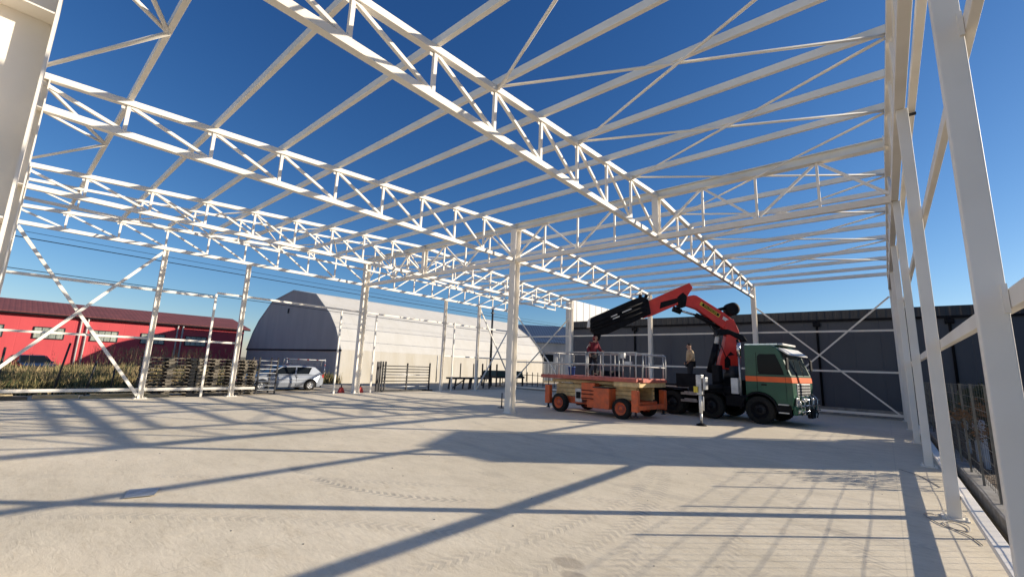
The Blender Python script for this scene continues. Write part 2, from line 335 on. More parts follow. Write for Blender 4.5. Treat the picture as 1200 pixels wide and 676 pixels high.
# lighter secondary truss close behind the fourth main truss
XL = -18.25
lt_ = MB()
for sg in (-1, 1): lt_.bar((XL, YR, 7.30), (XL, yn(9 * sg), zt(yn(9 * sg)) - .03), 0.075, 0.075)
lt_ = lt_.build('roof_truss', 'steel', frame)
MB().bar((XL, yn(-9), ZB), (XL, yn(9), ZB), 0.08, 0.08).build('bottom_chord', 'steel', lt_)
for i in range(-9, 10):
    y = yn(i); MB().bar((XL, y, ZB + .04), (XL, y, zt(y) - .07), .045, .045, (0, 1, 0)).build('vertical', 'steel', lt_)
    if i and i % 2: 
        j = i - (1 if i > 0 else -1); MB().bar((XL, y, zt(y) - .08), (XL, yn(j), ZB + .05), .04, .04).build('diagonal', 'steel', lt_)
# longitudinal support truss at the ridge
st = MB().hsec((XT[4], YR, 7.33), (XT[0], YR, 7.33), 0.22, 0.24, 0.02, 0.012, (0, 0, 1)).build('support_truss', 'steel', frame)
MB().bar((XT[4], YR, ZB - .005), (XT[0] - 0.07, YR, ZB - .02), 0.13, 0.17).build('bottom_chord', 'steel', st, bevel=0.006)
for k in range(4):
    xa, xb = XT[k + 1], XT[k]
    for q in (1, 2, 3):
        x = xa + (xb - xa) * q / 4
        MB().bar((x, YR, ZB + .055), (x, YR, 7.235), 0.06, 0.06, (0, 1, 0)).build('vertical', 'steel', st)
    P = [(xa, 0), (xa + (xb - xa) / 4, 1), (xa + (xb - xa) / 2, 0), (xa + (xb - xa) * .75, 1), (xb, 0)]
    for (x1, s1), (x2, s2) in zip(P, P[1:]):
        a = Vector((x1, YR, 7.235 if s1 else ZB + .055)); b_ = Vector((x2, YR, 7.235 if s2 else ZB + .055)); d = (b_ - a).normalized()
        MB().bar(a + d * .08, b_ - d * .08, 0.06, 0.06).build('diagonal', 'steel', st)
# purlins
for i in list(range(-9, 0)) + list(range(1, 10)):
    y = yn(i); z = zt(y) + 0.125
    w, h = (0.08, 0.145) if abs(i) < 9 else (0.10, 0.16)
    p = MB().bar((XT[4] - .06, y, z), (XT[0] + .02, y, z), w, h)
    p.build('purlin', 'steel', frame, bevel=0.005)
# columns
def column(x, y, w, h, ztop, zbase=0.012, box=False, plate_s=0.42):
    if box: cb = MB().box(x - w / 2, x + w / 2, y - h / 2, y + h / 2, zbase, ztop)
    else: cb = MB().hsec((x, y, zbase), (x, y, ztop), w, h, 0.018, 0.012)
    o = cb.build('column', 'steel', frame, bevel=0.008 if box else 0)
    bp = MB(); plate(bp, x, y, 0.0, plate_s, plate_s, 0.016)
    for sx in (-1, 1):
        for sy in (-1, 1): bp.box(x + sx * plate_s * .38 - .012, x + sx * plate_s * .38 + .012, y + sy * plate_s * .38 - .012, y + sy * plate_s * .38 + .012, .016, .055)
    bp.build('base_plate', 'steel', o)
    return o
for X in (XT[2], XT[4]): column(X, YR, 0.28, 0.32, 7.22)
for X in XT[1:4]:
    o = column(X, 26.39, 0.22, 0.24, zt(26.39)); 
for X in (XT[1], XT[2], XT[3]):
    o = column(X, -0.30, 0.42, 0.44, zt(-0.3) - .06)
    for z in (2.7, 4.45, 5.86): MB().box(X - .205, X + .205, -.30 - .2, -.30 + .2, z, z + .014).build('stiffener', 'steel', o)
for y in (-0.30, 3.95, 7.04, 19.04, 22.22, 26.39): column(XT[4], y, 0.16, 0.17, ZB - .06 if abs(y - 13) < 13 else 6.45)
for y in (-0.6, 4.0, 8.50, YR + .06, 17.6, 22.0, 26.36): column(0.545, y, 0.14, 0.10, ZB - .07, box=True, plate_s=0.26)
# thin door posts in the gable
def post(x, y, z, w=0.08): return MB().box(x - w / 2, x + w / 2, y - w / 2, y + w / 2, 0.0, z).build('door_post', 'steel', frame, bevel=.004)
for y, z in ((5.93, 4.36), (11.78, 4.33), (13.92, 4.33), (19.92, 4.5)): post(XT[4], y, z)
def girt(a, b, w=0.08, h=0.10): return MB().bar(a, b, w, h).build('girt', 'steel', frame, bevel=.005)
xg = XT[4] - .09
girt((xg, -.4, 4.22), (xg, 5.88, 4.22)); girt((xg, 5.98, 4.42), (xg, 26.4, 4.38), .07, .09)
girt((xg, -.4, 2.30), (xg, 7.1, 2.30), .07, .08); girt((xg, 19.0, 2.25), (xg, 26.4, 2.25), .07, .08)
yg = 26.39 + .16
girt((XT[4], yg, 4.02), (.6, yg, 4.02), .08, .09); girt((XT[4], yg, 2.10), (.6, yg, 2.10), .08, .09)
xr = 0.665
girt((xr - .015, -2, 2.27), (xr - .015, 26.4, 2.27), .06, .12); girt((xr - .015, -2, 4.18), (xr - .015, 26.4, 4.18), .06, .12); girt((xr + .03, -2, 6.12), (xr + .03, 26.4, 6.12), .09, .12)
def base_rail(a, b): return MB().bar(a, b, .10, .11).build('base_rail', 'steel', frame, bevel=.005)
MB().bar((xr + .015, -2, .27), (xr + .015, 26.4, .27), .12, .06).build('base_rail', 'steel', frame, bevel=.004); base_rail((xg, -.4, .33), (xg, 8.0, .33)); base_rail((XT[4], yg, .20), (.6, yg, .20))
# wall X-braces
def brace(a, b, w=.07): return MB().bar(a, b, w, w).build('wall_brace', 'steel', frame)
xb = XT[4] + .02
brace((xb, -.1, 5.8), (xb, 3.85, .12), .10); brace((xb + .07, 3.85, 5.75), (xb + .07, -.1, .65), .10)
brace((xb, 22.3, 5.7), (xb, 26.3, .15)); brace((xb + .06, 26.3, 5.7), (xb + .06, 22.3, .15))
yb = 26.39 - .03
brace((XT[4] + .1, yb, 5.7), (XT[3] - .1, yb, .15)); brace((XT[3] - .1, yb - .06, 5.3), (XT[4] + .1, yb - .06, .7))
brace((XT[1] + .1, yb, 5.35), (.45, yb, .18)); brace((.45, yb - .06, 5.55), (XT[1] + .1, yb - .06, .3))
# roof bracing in the end bays
pairs = [(-7, -5), (-5, -3), (-3, -1), (-1, 1), (1, 3), (3, 5), (5, 7)]
for xa, xb_ in ((XT[1] + .08, XT[0] - .08), (XT[4] + .08, XT[3] - .08)):
    for i, j in pairs:
        for (p, q), dz in (((i, j), 0), ((j, i), -.05)):
            MB().tube([(xa, yn(p), zt(yn(p)) + .03 + dz), (xb_, yn(q), zt(yn(q)) + .03 + dz)], .028, 6).build('roof_brace', 'steel', frame)
for k in (1, 2):
    xm = (XT[k] + XT[k + 1]) / 2
    for ye, i in ((-.3, -8), (26.35, 8)):
        for X in (XT[k], XT[k + 1]):
            MB().tube([(xm, yn(i), zt(yn(i)) + .06), (X + (.1 if X < xm else -.1), ye, zt(ye) + .04)], .035, 6).build('roof_brace', 'steel', frame)
for y in (4.0, 8.50, YR + .06):
    for z in (2.27, 4.18):
        MB().box(.59, .617, y - .07, y + .07, z - .09, z + .09).build('cleat', 'steel', frame)
MB().box(XT[0] - .085, XT[0] - .065, YR - .10, YR + .10, 7.05, 7.5).build('end_plate', 'steel', frame); MB().box(XT[0] - .085, XT[0] - .065, YR - .10, YR + .10, 5.80, 6.10).build('end_plate', 'steel', frame)
cl = MB().box(xr - .10, xr + .08, 9.0, 9.05, 6.0, 6.03).build('hanger_clip', 'dark_steel', frame)

for k in (1, 2):
    xm = (XT[k] + XT[k + 1]) / 2; MB().tube([(xm, yn(-8), zt(yn(-8)) + .06), (xm + 1.3, -.3, zt(-.3) + .04)], .035, 6).build('roof_brace', 'steel', frame)
# ------------------------------------------------------------------ right side: kerb, mesh fence, planting
g = MB().box(0.98, 1.22, -6, 27.5, -0.25, 0.10); tag(g.build('boundary_kerb', 'curb', bevel=.015), 'low grey concrete kerb under the wire mesh fence beyond the right hand columns', 'kerb')
soil = MB(); tag(MB().box(1.23, 12, -6, 27.8, -.25, -.02).build('soil_bed', noisy('soil', (.16, .12, .08), (.08, .06, .045), 3, .95, bump=.8)), kind='structure')
fence = thing('mesh_fence', 'thin galvanised wire mesh fence standing on the kerb along the right side', 'fence', (1.10, 0, 0))
for k in range(-3, 19):
    y = 0.90 + 1.43 * k
    MB().box(-.015, .015, y - .018, y + .018, .10, 1.74).build('fence_post', 'wire', fence)
wm_ = MB()
for z in [0.16 + .195 * k for k in range(9)]:
    pts = [(.03 + .003 * math.sin(y * 5), y, z + .005 * math.sin(y * 2.1 + z * 7)) for y in [-4 + .5 * k for k in range(62)]]
    wm_.tube(pts, .0035, 4, False)
for k in range(int(30.5 / .2)):
    y = -4 + .2 * k; wm_.bar((.037, y, .12), (.037 + .01 * math.sin(k), y + .015 * math.sin(k * 2.3), 1.74), .004)
wm_.build('wire_mesh', 'wire', fence)

def leaf_cloud(mb, c, rx, ry, rz, n, size, seed, clumps=22, squash=1.0):
    rr = random.Random(seed); cs = []
    for _ in range(clumps):
        while True:
            p = Vector((rr.uniform(-1, 1), rr.uniform(-1, 1), rr.uniform(-1, 1)))
            if p.length < 1: break
        cs.append((Vector((p.x * rx, p.y * ry, p.z * rz)), rr.uniform(.22, .45)))
    for _ in range(n):
        cc, cr = rr.choice(cs)
        o = Vector((rr.gauss(0, 1), rr.gauss(0, 1), rr.gauss(0, 1))) * cr * .45 * min(rx, rz)
        p = Vector(c) + cc + o
        if p.z < 0.05: p.z = 0.05 + rr.random() * .2
        a = Vector((rr.uniform(-1, 1), rr.uniform(-1, 1), rr.uniform(-.6, 1))).normalized(); b = a.orthogonal().normalized(); s = size * rr.uniform(.6, 1.4)
        b = Matrix.Rotation(rr.uniform(0, 6.28), 3, a) @ b
        mb.add([p - b * s * .3, p + a * s * .5, p + b * s * .3, p - a * s * .5], [(0, 1, 2, 3)])
for k, (x, y, h, lab) in enumerate([(1.75, 14.9, 1.75, 'dark evergreen nearest the camera behind the mesh fence, beyond the bare bush'),
                                    (1.9, 16.9, 1.65, 'dark evergreen second nearest in the row behind the mesh fence'),
                                    (2.1, 19.2, 1.7, 'narrow evergreen third in the row behind the mesh fence'),
                                    (2.25, 21.8, 1.6, 'evergreen shrub second from the grey hall behind the mesh fence'),
                                    (2.3, 24.5, 1.55, 'evergreen shrub closest to the grey hall behind the mesh fence')]):
    t_ = thing('evergreen_shrub', lab, 'shrub', (x, y, 0), 0, 'shrubs behind the mesh fence')
    tk = MB(); rr = random.Random(k)
    tk.tube([(0, 0, -.05), (.03, .02, .4), (0, -.03, h * .8)], [.05, .04, .015], 7)
    for q in range(7):
        a = rr.uniform(0, 6.28); z0 = rr.uniform(.2, h * .7); tk.tube([(0, 0, z0), (math.cos(a) * .3, math.sin(a) * .3, z0 + .3)], [.018, .006], 5)
    tk.build('trunk', 'bark', t_)
    cr = MB(); leaf_cloud(cr, (0, 0, h * .56), .5, .85, h * .42, 5200, .06, 100 + k, 34); cr.build('foliage', 'leaf', t_)
bb_ = thing('bare_bush', 'leafless twiggy bush with a few brown leaves just behind the mesh fence', 'bush', (1.75, 12.3, 0))
tw_ = MB(); lf_ = MB(); rr = random.Random(21)
def twig(p, d, L, r, dep):
    q = p + d * L; tw_.tube([p, p + d * L * .5 + Vector((rr.uniform(-.02, .02),) * 3), q], [r, r * .8, r * .55], 4)
    if dep == 0:
        for _ in range(2):
            c = q + Vector((rr.uniform(-.05, .05), rr.uniform(-.05, .05), rr.uniform(-.04, .04))); w_ = .022
            if rr.random() < .5: lf_.add([c + Vector((-w_, 0, 0)), c + Vector((0, -w_ * .5, w_)), c + Vector((w_, 0, 0)), c + Vector((0, w_ * .5, -w_))], [(0, 1, 2, 3)])
        return
    for _ in range(3): 
        n = (d + Vector((rr.uniform(-.7, .7), rr.uniform(-.7, .7), rr.uniform(-.25, .45)))).normalized(); twig(q, n, L * rr.uniform(.6, .85), r * .55, dep - 1)
for k in range(7):
    a = rr.uniform(0, 6.28); twig(Vector((math.cos(a) * .05, math.sin(a) * .05, -.05)), Vector((math.cos(a) * .35, math.sin(a) * .45, 1)).normalized(), rr.uniform(.42, .55), .013, 4)
tw_.build('branches', 'bark', bb_); lf_.build('foliage', 'dead_leaf', bb_)
for k, (x, y, h, lab) in enumerate([(1.50, 14.0, .98, 'pale upright slab nearest the camera behind the mesh fence'), (1.52, 15.2, 0.98, 'middle one of three pale upright slabs behind the mesh fence'), (1.50, 16.7, .95, 'farthest of three pale upright slabs behind the mesh fence')]):
    tag(MB().prism([(y - .10, -.05), (y + .10, -.05), (y + .10, h - .05), (y + .06, h), (y - .06, h), (y - .10, h - .05)], 'x', x - .04, x + .04).build('upright_slab', 'slab', bevel=.01), lab, 'slab', 'pale slabs behind the fence')
lt = MB(); rr = random.Random(5)
for _ in range(2600):
    x = rr.uniform(1.24, 3.4); y = rr.uniform(2, 20); s = rr.uniform(.02, .05); a = rr.uniform(0, 6.28); z = rr.uniform(-.01, .03)
    lt.add([(x + s * math.cos(a), y + s * math.sin(a), z), (x + s * .6 * math.cos(a + 1.6), y + s * .6 * math.sin(a + 1.6), z + .015), (x - s * math.cos(a), y - s * math.sin(a), z), (x + s * .6 * math.cos(a - 1.6), y + s * .6 * math.sin(a - 1.6), z + .01)], [(0, 1, 2, 3)])
tag(lt.build('leaf_litter', 'dead_leaf'), 'brown fallen leaves scattered on the soil behind the right fence', 'leaves', kind='stuff')
# neighbour's shed whose shadow lies across the floor
sh = thing('neighbour_shed', 'dark metal shed with a sloping roof standing right of the mesh fence', 'shed', (4.35, 18.7, 0))
MB().prism([(-.75, -.1), (2.40, -.1), (2.40, 6.82), (-.75, 6.22)], 'x', 0, 2.0).build('wall', 'shed', sh)
MB().prism([(-.80, 6.225), (2.45, 6.84), (2.45, 6.90), (-.80, 6.285)], 'x', -.05, 2.05).build('roof', 'dark_roof', sh)

# ------------------------------------------------------------------ buildings
dh = thing('grey_warehouse', 'long dark grey clad warehouse directly behind the truck and the far row of columns', 'warehouse', (0, 28.0, 0))
MB().box(-18.0, 16, 0, 24, -.1, 4.72).build('wall', 'dark_clad', dh)
MB().box(-18.05, 16.1, -.10, 24.1, 4.723, 5.22).build('fascia', 'dark_roof', dh, bevel=.02)
MB().box(-18.0, 16, -.14, -.103, 4.66, 4.76).build('gutter', 'black', dh)
MB().box(-18.0, 16, -.05, -.003, -.1, .32).build('plinth', 'curb', dh)
MB().box(-18.35, -18.06, -.02, 24, -.1, 6.98).build('parapet', 'white_clad', dh)['label'] = 'white ribbed fire wall rising above the dark roof'
for x in (-12.75, -7.6, -2.55, 2.45, 7.6, 12.7):
    o = MB().tube([(x, -.11, 4.66), (x, -.08, 4.4), (x, -.08, .35)], .055, 10).build('downpipe', 'black', dh)
    MB().box(x - .16, x + .16, -.2, -.02, 4.4, 4.62).build('hopper', 'black', o, bevel=.02)
bh = thing('blue_roof_hall', 'distant pale grey hall with a blue grey roof seen right of the cream hangar', 'hall', (-40, 48, 0), R(47.5))
MB().box(0, 34, 0, 14, -.1, 5.2).build('wall', 'grey_clad', bh)
MB().prism([(-.3, 5.15), (7, 8.2), (14.3, 5.15), (14.3, 5.25), (7, 8.35), (-.3, 5.28)], 'x', -.3, 34.3).build('roof', 'blue_roof', bh)
for k in range(5): MB().box(3 + 6 * k, 5.6 + 6 * k, -.03, .02, 2.6, 3.6).build('window', 'glass', bh)

hg = thing('arched_hangar', 'large polygonal arched hangar with cream side and dark grey end wall beyond the car', 'hangar', (-43.2, 18.0, 0))
half = [(10.15, -.1), (10.15, 2.55), (9.0, 4.33), (7.75, 5.57), (4.8, 7.48), (0, 8.25)]
full = half + [(-x, z) for x, z in reversed(half[:-1])]
f_ = MB(); f_.prism([(x * .987, min(z, z * .985)) for x, z in full], 'y', 0.0, .25); f_.build('end_wall', 'hangar_face', hg)
s_ = MB(); L_ = 27.5
rp = [p for p in full if p[1] > 0]; nr = len(rp)
s_.add([(x, -.03, z) for x, z in rp] + [(x, L_, z) for x, z in rp], [(k, k + nr, k + nr + 1, k + 1) for k in range(nr - 1)])
hs = s_.build('arched_roof', 'hangar_side', hg)
sd = hs.modifiers.new('thick', 'SOLIDIFY'); sd.thickness = .12; sd.offset = -1
MB().box(10.0, 10.145, -.02, L_, -.1, 2.55).build('side_wall', 'hangar_base', hg); MB().box(-10.145, -9.95, .26, L_, -.1, 2.55).build('side_wall', 'hangar_base', hg)
MB().prism(full, 'y', L_ - .2, L_ + .02).build('rear_wall', 'hangar_side', hg)
MB().box(-10.2, 10.2, -.05, -.002, 2.42, 2.56).build('ledge', 'black', hg)
MB().box(-.75, -.45, -.04, -.003, 6.0, 6.45).build('vent', 'black', hg)
for k in range(4):
    MB().tube([(10.16, 3 + 7 * k, 2.5), (10.2, 3 + 7 * k, 0)], .04, 6).build('downpipe', 'white', hg)

bn = thing('red_barn', 'long low red building with maroon sheet roof and small block windows at far left', 'barn', (-54.2, 0, 0))
MB().prism([(0, -.1), (0, 4.68), (-6, 6.0), (-12, 4.68), (-12, -.1)], 'y', -60, 17.8).build('wall', 'barn_red', bn)
MB().prism([(.35, 4.60), (-6, 6.02), (-12.35, 4.60), (-12.35, 4.70), (-6, 6.14), (.35, 4.72)], 'y', -60.3, 18.3).build('roof', 'barn_roof', bn)
MB().box(.30, .40, -60.3, 18.3, 4.50, 4.62).build('gutter', 'black', bn)
for k in range(-9, 5):
    y = 5.55 + 3.5 * k
    if y + 1.9 > 17.5: continue
    w = MB().box(-.02, .05, y, y + 1.75, 2.62, 3.50).build('window', 'window_glass', bn)
    fr = MB(); fr.box(-.01, .09, y - .06, y, 2.56, 3.56).box(-.01, .09, y + 1.75, y + 1.81, 2.56, 3.56).box(-.01, .09, y, y + 1.75, 2.56, 2.62).box(-.01, .09, y, y + 1.75, 3.50, 3.56)
    for q in range(1, 4): fr.box(.02, .07, y + 1.75 * q / 4 - .015, y + 1.75 * q / 4 + .015, 2.62, 3.5)
    fr.build('frame', 'dark_steel', w)
for y in (-9.6, -2.4, 4.75, 11.75):
    for dy in (0, .42): MB().tube([(.3, y + dy, 4.52), (.1, y + dy, 4.3), (.1, y + dy, 0)], .07, 8).build('downpipe', 'white', bn)

# ------------------------------------------------------------------ utility pole, cables
pl_ = thing('steel_mast', 'tall dark steel mast behind the far gable columns, before the hangar', 'mast', (-25.2, 27.1, 0))
MB().tube([(0, 0, -.1), (0, 0, 6.55)], [.11, .08], 10).build('shaft', 'dark_steel', pl_)
MB().box(-.1, .1, -.12, .12, 6.1, 6.2).build('bracket', 'dark_steel', pl_)
p2 = thing('utility_pole', 'utility pole at the near end of the overhead cables left of the red barn', 'pole', (-30, -28, 0))
MB().tube([(0, 0, -.1), (0, 0, 7.4)], [.14, .10], 10).build('shaft', 'dark_steel', p2)
p3 = thing('utility_pole', 'far utility pole carrying the overhead cables behind the grey warehouse', 'pole', (-30, 75, 0))
MB().tube([(0, 0, -.1), (0, 0, 7.4)], [.14, .10], 10).build('shaft', 'dark_steel', p3)
def cable(z0, z1, sag, dx, r, lab):
    pts = [(-30 + dx, -28 + 103 * k / 30, z0 + (z1 - z0) * k / 30 - sag * 4 * (k / 30) * (1 - k / 30)) for k in range(31)]
    tag(MB().tube(pts, r, 5).build('overhead_cable', 'black'), lab, 'cable', 'overhead cables on the left')
cable(7.25, 7.1, .55, .1, .022, 'thicker upper overhead cable above the red barn'); cable(7.6, 7.4, .5, -.4, .012, 'faint topmost overhead cable above the red barn'); cable(5.9, 5.5, .6, 0, .018, 'lower overhead cable just above the red barn roof')

# ------------------------------------------------------------------ weeds (uncountable)
wd = MB(); rr = random.Random(11); wd2 = MB()
def blade(mb, x, y, h, w, lean):
    a = rr.uniform(0, 6.28); ux, uy = math.cos(a) * w, math.sin(a) * w; lx, ly = rr.uniform(-lean, lean), rr.uniform(-lean, lean)
    mb.add([(x - ux, y - uy, -.1), (x + ux, y + uy, -.1), (x + ux * .6 + lx * .5, y + uy * .6 + ly * .5, h * .6), (x + lx, y + ly, h), (x - ux * .6 + lx * .5, y - uy * .6 + ly * .5, h * .6)], [(0, 1, 2, 3, 4)])
n_ = 0
while n_ < 48000:
    x = -25.0 - 27.5 * rr.random() ** 1.5; y = rr.uniform(-6, 17.5)
    if x > -31.5 and y > 7.8: continue
    nn = noise.noise(Vector((x * .35, y * .35, 0))); n3 = noise.noise(Vector((x * 1.3, y * 1.3, 5)))
    if nn + .5 * n3 < -.32: continue
    h = (.32 + .34 * max(0, nn + .3) + .22 * rr.random()) * (1 if rr.random() < .94 else 1.5)
    if x > -26: h *= .45
    blade(wd if rr.random() < .72 else wd2, x, y, h, .018 + .012 * rr.random() + .0006 * abs(x + 25), .22); n_ += 1
for _ in range(420):
    x = rr.uniform(-31.5, -25.4) if rr.random() < .8 else rr.uniform(-50, -33); y = rr.uniform(3.2, 8.3) if x > -32 else rr.uniform(-4, 17)
    if noise.noise(Vector((x * .9, y * .9, 3))) < -.05: continue
    h = rr.uniform(1.3, 2.15) if x > -32 else rr.uniform(1.0, 1.7); blade(wd, x, y, h, .012, .3)
    
    for q in range(9):
        a, b, c = x + rr.uniform(-.07, .07), y + rr.uniform(-.07, .07), h - .22 + rr.uniform(-.12, .2); wd.add([(a - .012, b, c), (a + .012, b + .01, c), (a + rr.uniform(-.03, .03), b, c + .11)], [(0, 1, 2)])
tag(wd.build('dry_weeds', 'weed'), 'tall straw coloured dry weeds in front of the red building', 'weeds', kind='stuff')
tag(wd2.build('green_weeds', 'weed_green'), 'olive green weeds mixed into the dry growth before the red building', 'weeds', kind='stuff')

# ------------------------------------------------------------------ fence posts and stacks on the left
for k, (y, h, lean, lab) in enumerate([(.3, 1.75, 0, 'thin dark fence post standing farthest left in the weeds'), (1.72, 2.0, .22, 'tallest dark leaning fence post in the weeds before the red building'),
                                       (2.62, 1.35, .18, 'short dark leaning post between the taller post and the stacks'), (3.35, 1.25, .05, 'short dark post beside the foot of the left wall brace')]):
    tag(MB().tube([(-24.2, y, -.1), (-24.2, y + lean, h)], .035, 6).build('fence_post', 'dark_steel'), lab, 'post', 'dark fence posts in the weeds')
def pallet_proto():
    mb = MB()
    for y in [-.56 + .16 * k for k in range(8)]: mb.box(-.4, .4, y - .05, y + .05, .122, .144)
    for y in (-.55, 0, .55): mb.box(-.4, .4, y - .05, y + .05, 0, .022)
    for x in (-.36, 0, .36):
        mb.box(x - .05, x + .05, -.6, .6, .100, .121)
        for y in (-.53, 0, .53): mb.box(x - .05, x + .05, y - .07, y + .07, .023, .099)
    return mb
proto = None; ords = ['bottom', 'second', 'third', 'fourth', 'fifth', 'sixth', 'seventh', 'eighth', 'ninth', 'tenth', 'top']
stacks = [(5.03, 11, 'leftmost stack beside the first gable column'), (6.72, 11, 'middle stack beside the thin door post'), (7.92, 11, 'right stack behind the second gable column')]
for y, n, where in stacks:
    for k in range(n):
        if proto is None: proto = o = pallet_proto().build('wooden_pallet', 'wood')
        else: o = proto.copy(); C.objects.link(o)
        rr2 = random.Random(k * 7 + int(y * 10))
        o.location = (-23.6 + rr2.uniform(-.04, .04), y + rr2.uniform(-.03, .03), -.03 + .146 * k); o.rotation_euler = (0, 0, rr2.uniform(-.012, .012)); o.scale = (1, {5.03: 1.50, 6.72: 1.22, 7.92: .78}[y], 1)
        nm = 'top' if k == n - 1 else ords[k]
        tag(o, 'weathered pallet, %s of the %s' % (nm if nm in ('top', 'bottom') else nm + ' from bottom', where), 'pallet', 'weathered pallets stacked behind the gable')
cr_ = thing('steel_rack', 'dark steel rack with pale rungs between the pallet stacks and the car', 'rack', (-23.6, 8.92, -.03))
for x in (-.4, .4):
    for y in (-.42, .42): MB().box(x - .03, x + .03, y - .03, y + .03, 0, 1.75).build('upright', 'dark_steel', cr_)
for k in range(8): MB().box(-.42, .42, -.44, .44, .18 + .2 * k, .21 + .2 * k).build('shelf', 'galv', cr_)
def plank(x, y0, y1, z, w, h, lab, mat='plank', tilt=0):
    tag(MB().bar((x, y0, z), (x + tilt, y1, z), w, h).build('timber_plank', mat, bevel=.01), lab, 'plank', 'timber planks along the slab edge')
plank(-22.66, -2.2, 1.05, .05, .2, .12, 'dark stained plank lying farthest left behind the base rail', 'wood')
plank(-22.60, 1.15, 2.3, .09, .22, .13, 'pale yellow plank lying under the left wall brace', 'plank', .1)
plank(-22.66, 2.35, 5.0, .04, .2, .10, 'long pale plank lying in front of the leftmost pallet stack', 'plank', -.05)
plank(-22.62, 2.6, 4.3, .13, .14, .07, 'thin pale plank lying on the long plank by the left column', 'plank')
plank(-22.66, -1.2, .7, .15, .14, .07, 'thin pale plank lying on the dark stained plank at far left', 'plank')
plank(-22.68, 5.6, 7.6, .04, .18, .10, 'dark weathered plank lying in front of the middle pallet stack', 'wood')

# steel gate panels, trestle, skip, picket fence
gt = thing('steel_gate_rack', 'rack of dark horizontal steel rails standing before the cream hangar side', 'gate panel', (-23.1, 15.2, -.03))
for z in (.28, .62, .82, 1.0, 1.17, 1.34, 1.52): MB().tube([(0, .1, z), (0, 3.75, z)], .028, 6).build('rail', 'dark_steel' if z != .28 and z != 1.0 else 'galv', gt)
for y in (0, .16, .34, 1.95, 3.75): MB().box(-.04, .04, y - .035, y + .035, 0, 1.78 if y != 1.95 else 1.72).build('upright', 'dark_steel', gt)
MB().box(-.35, -.25, .0, 3.8, 0, .08).box(.25, .35, 0, 3.8, 0, .08).build('foot', 'dark_steel', gt)
MB().box(-.04, .04, -.25, -.1, 0, 1.75).build('upright', 'dark_steel', gt)
tr_ = thing('steel_trestle', 'low dark steel trestle standing right of the gable column before the hangar', 'trestle', (-23.8, 21.4, -.03))
MB().box(-.4, .4, 0, 4.0, .72, .84).build('top_frame', 'dark_steel', tr_)
for y in (.2, 1.6, 2.4, 3.8):
    for x in (-.32, .32): MB().bar((x, y, 0), (x, y + .12, .72), .09).build('leg', 'dark_steel', tr_)
MB().bar((0, .3, .1), (0, 1.5, .7), .06).build('strut', 'dark_steel', tr_)
for y in (1.0, 2.35): MB().box(-.03, .03, y - .03, y + .03, .84, 1.85).build('stake', 'dark_steel', tr_)
sk = thing('green_skip', 'dark green open steel skip frame beyond the far gable cross brace', 'skip', (-26.3, 30.0, -.03))
MB().prism([(-1.8, .9), (1.8, .9), (1.6, 1.35), (-1.6, 1.35)], 'x', -.9, .9).build('body', 'skip_green', sk)
MB().box(-.95, .95, -1.95, 1.95, .72, .9).build('bed_frame', 'dark_steel', sk)
for y in (-1.8, -.6, .6, 1.8):
    for x in (-.85, .85): MB().box(x - .05, x + .05, y - .05, y + .05, 0, 1.9 if y == -1.8 else .72).build('leg', 'dark_steel', sk)
pf = thing('picket_fence', 'black steel railing fence beyond the far left corner of the frame', 'fence', (-29, 33, 0))
for k in range(22): MB().box(.62 * k, .62 * k + .05, -.025, .025, -.1, 1.25).build('picket', 'black', pf)
MB().box(0, 13.1, -.02, .02, .95, 1.0).box(0, 13.1, -.02, .02, .15, .2).build('rail', 'black', pf)

# goal
gl_ = thing('football_goal', 'small football goal with red and white tube frame behind the silver car', 'goal', (-31.8, 13.4, 0))
def striped(pts, name):
    a, b = Vector(pts[0]), Vector(pts[1]); n = max(2, int((b - a).length / .22)); w = MB()
    o = MB().tube([a, b], .026, 8).build(name, 'white', gl_); rb = MB()
    for k in range(0, n, 3): rb.tube([a + (b - a) * k / n, a + (b - a) * (k + .55) / n], .028, 8)
    rb.build('red_band', 'redwhite', o)
striped([(0, 0, -.1), (0, 0, 1.68)], 'post'); striped([(0, 2.75, -.1), (0, 2.75, 1.68)], 'post'); striped([(0, 0, 1.66), (0, 2.75, 1.66)], 'crossbar')
for y in (0, 2.75):
    MB().tube([(0, y, 1.72), (-.5, y, 1.7), (-.9, y, 0)], .02, 6).build('stay', 'white', gl_)
nm_ = MB()
for k in range(14): nm_.bar((-.5 - .4 * k / 13 * 1, 0, 1.7 - 1.7 * k / 13), (-.5 - .4 * k / 13, 2.75, 1.7 - 1.7 * k / 13), .003)
for k in range(22): nm_.bar((-.5, .13 * k, 1.7), (-.9, .13 * k, 0), .003)
nm_.build('net', 'galv', gl_)

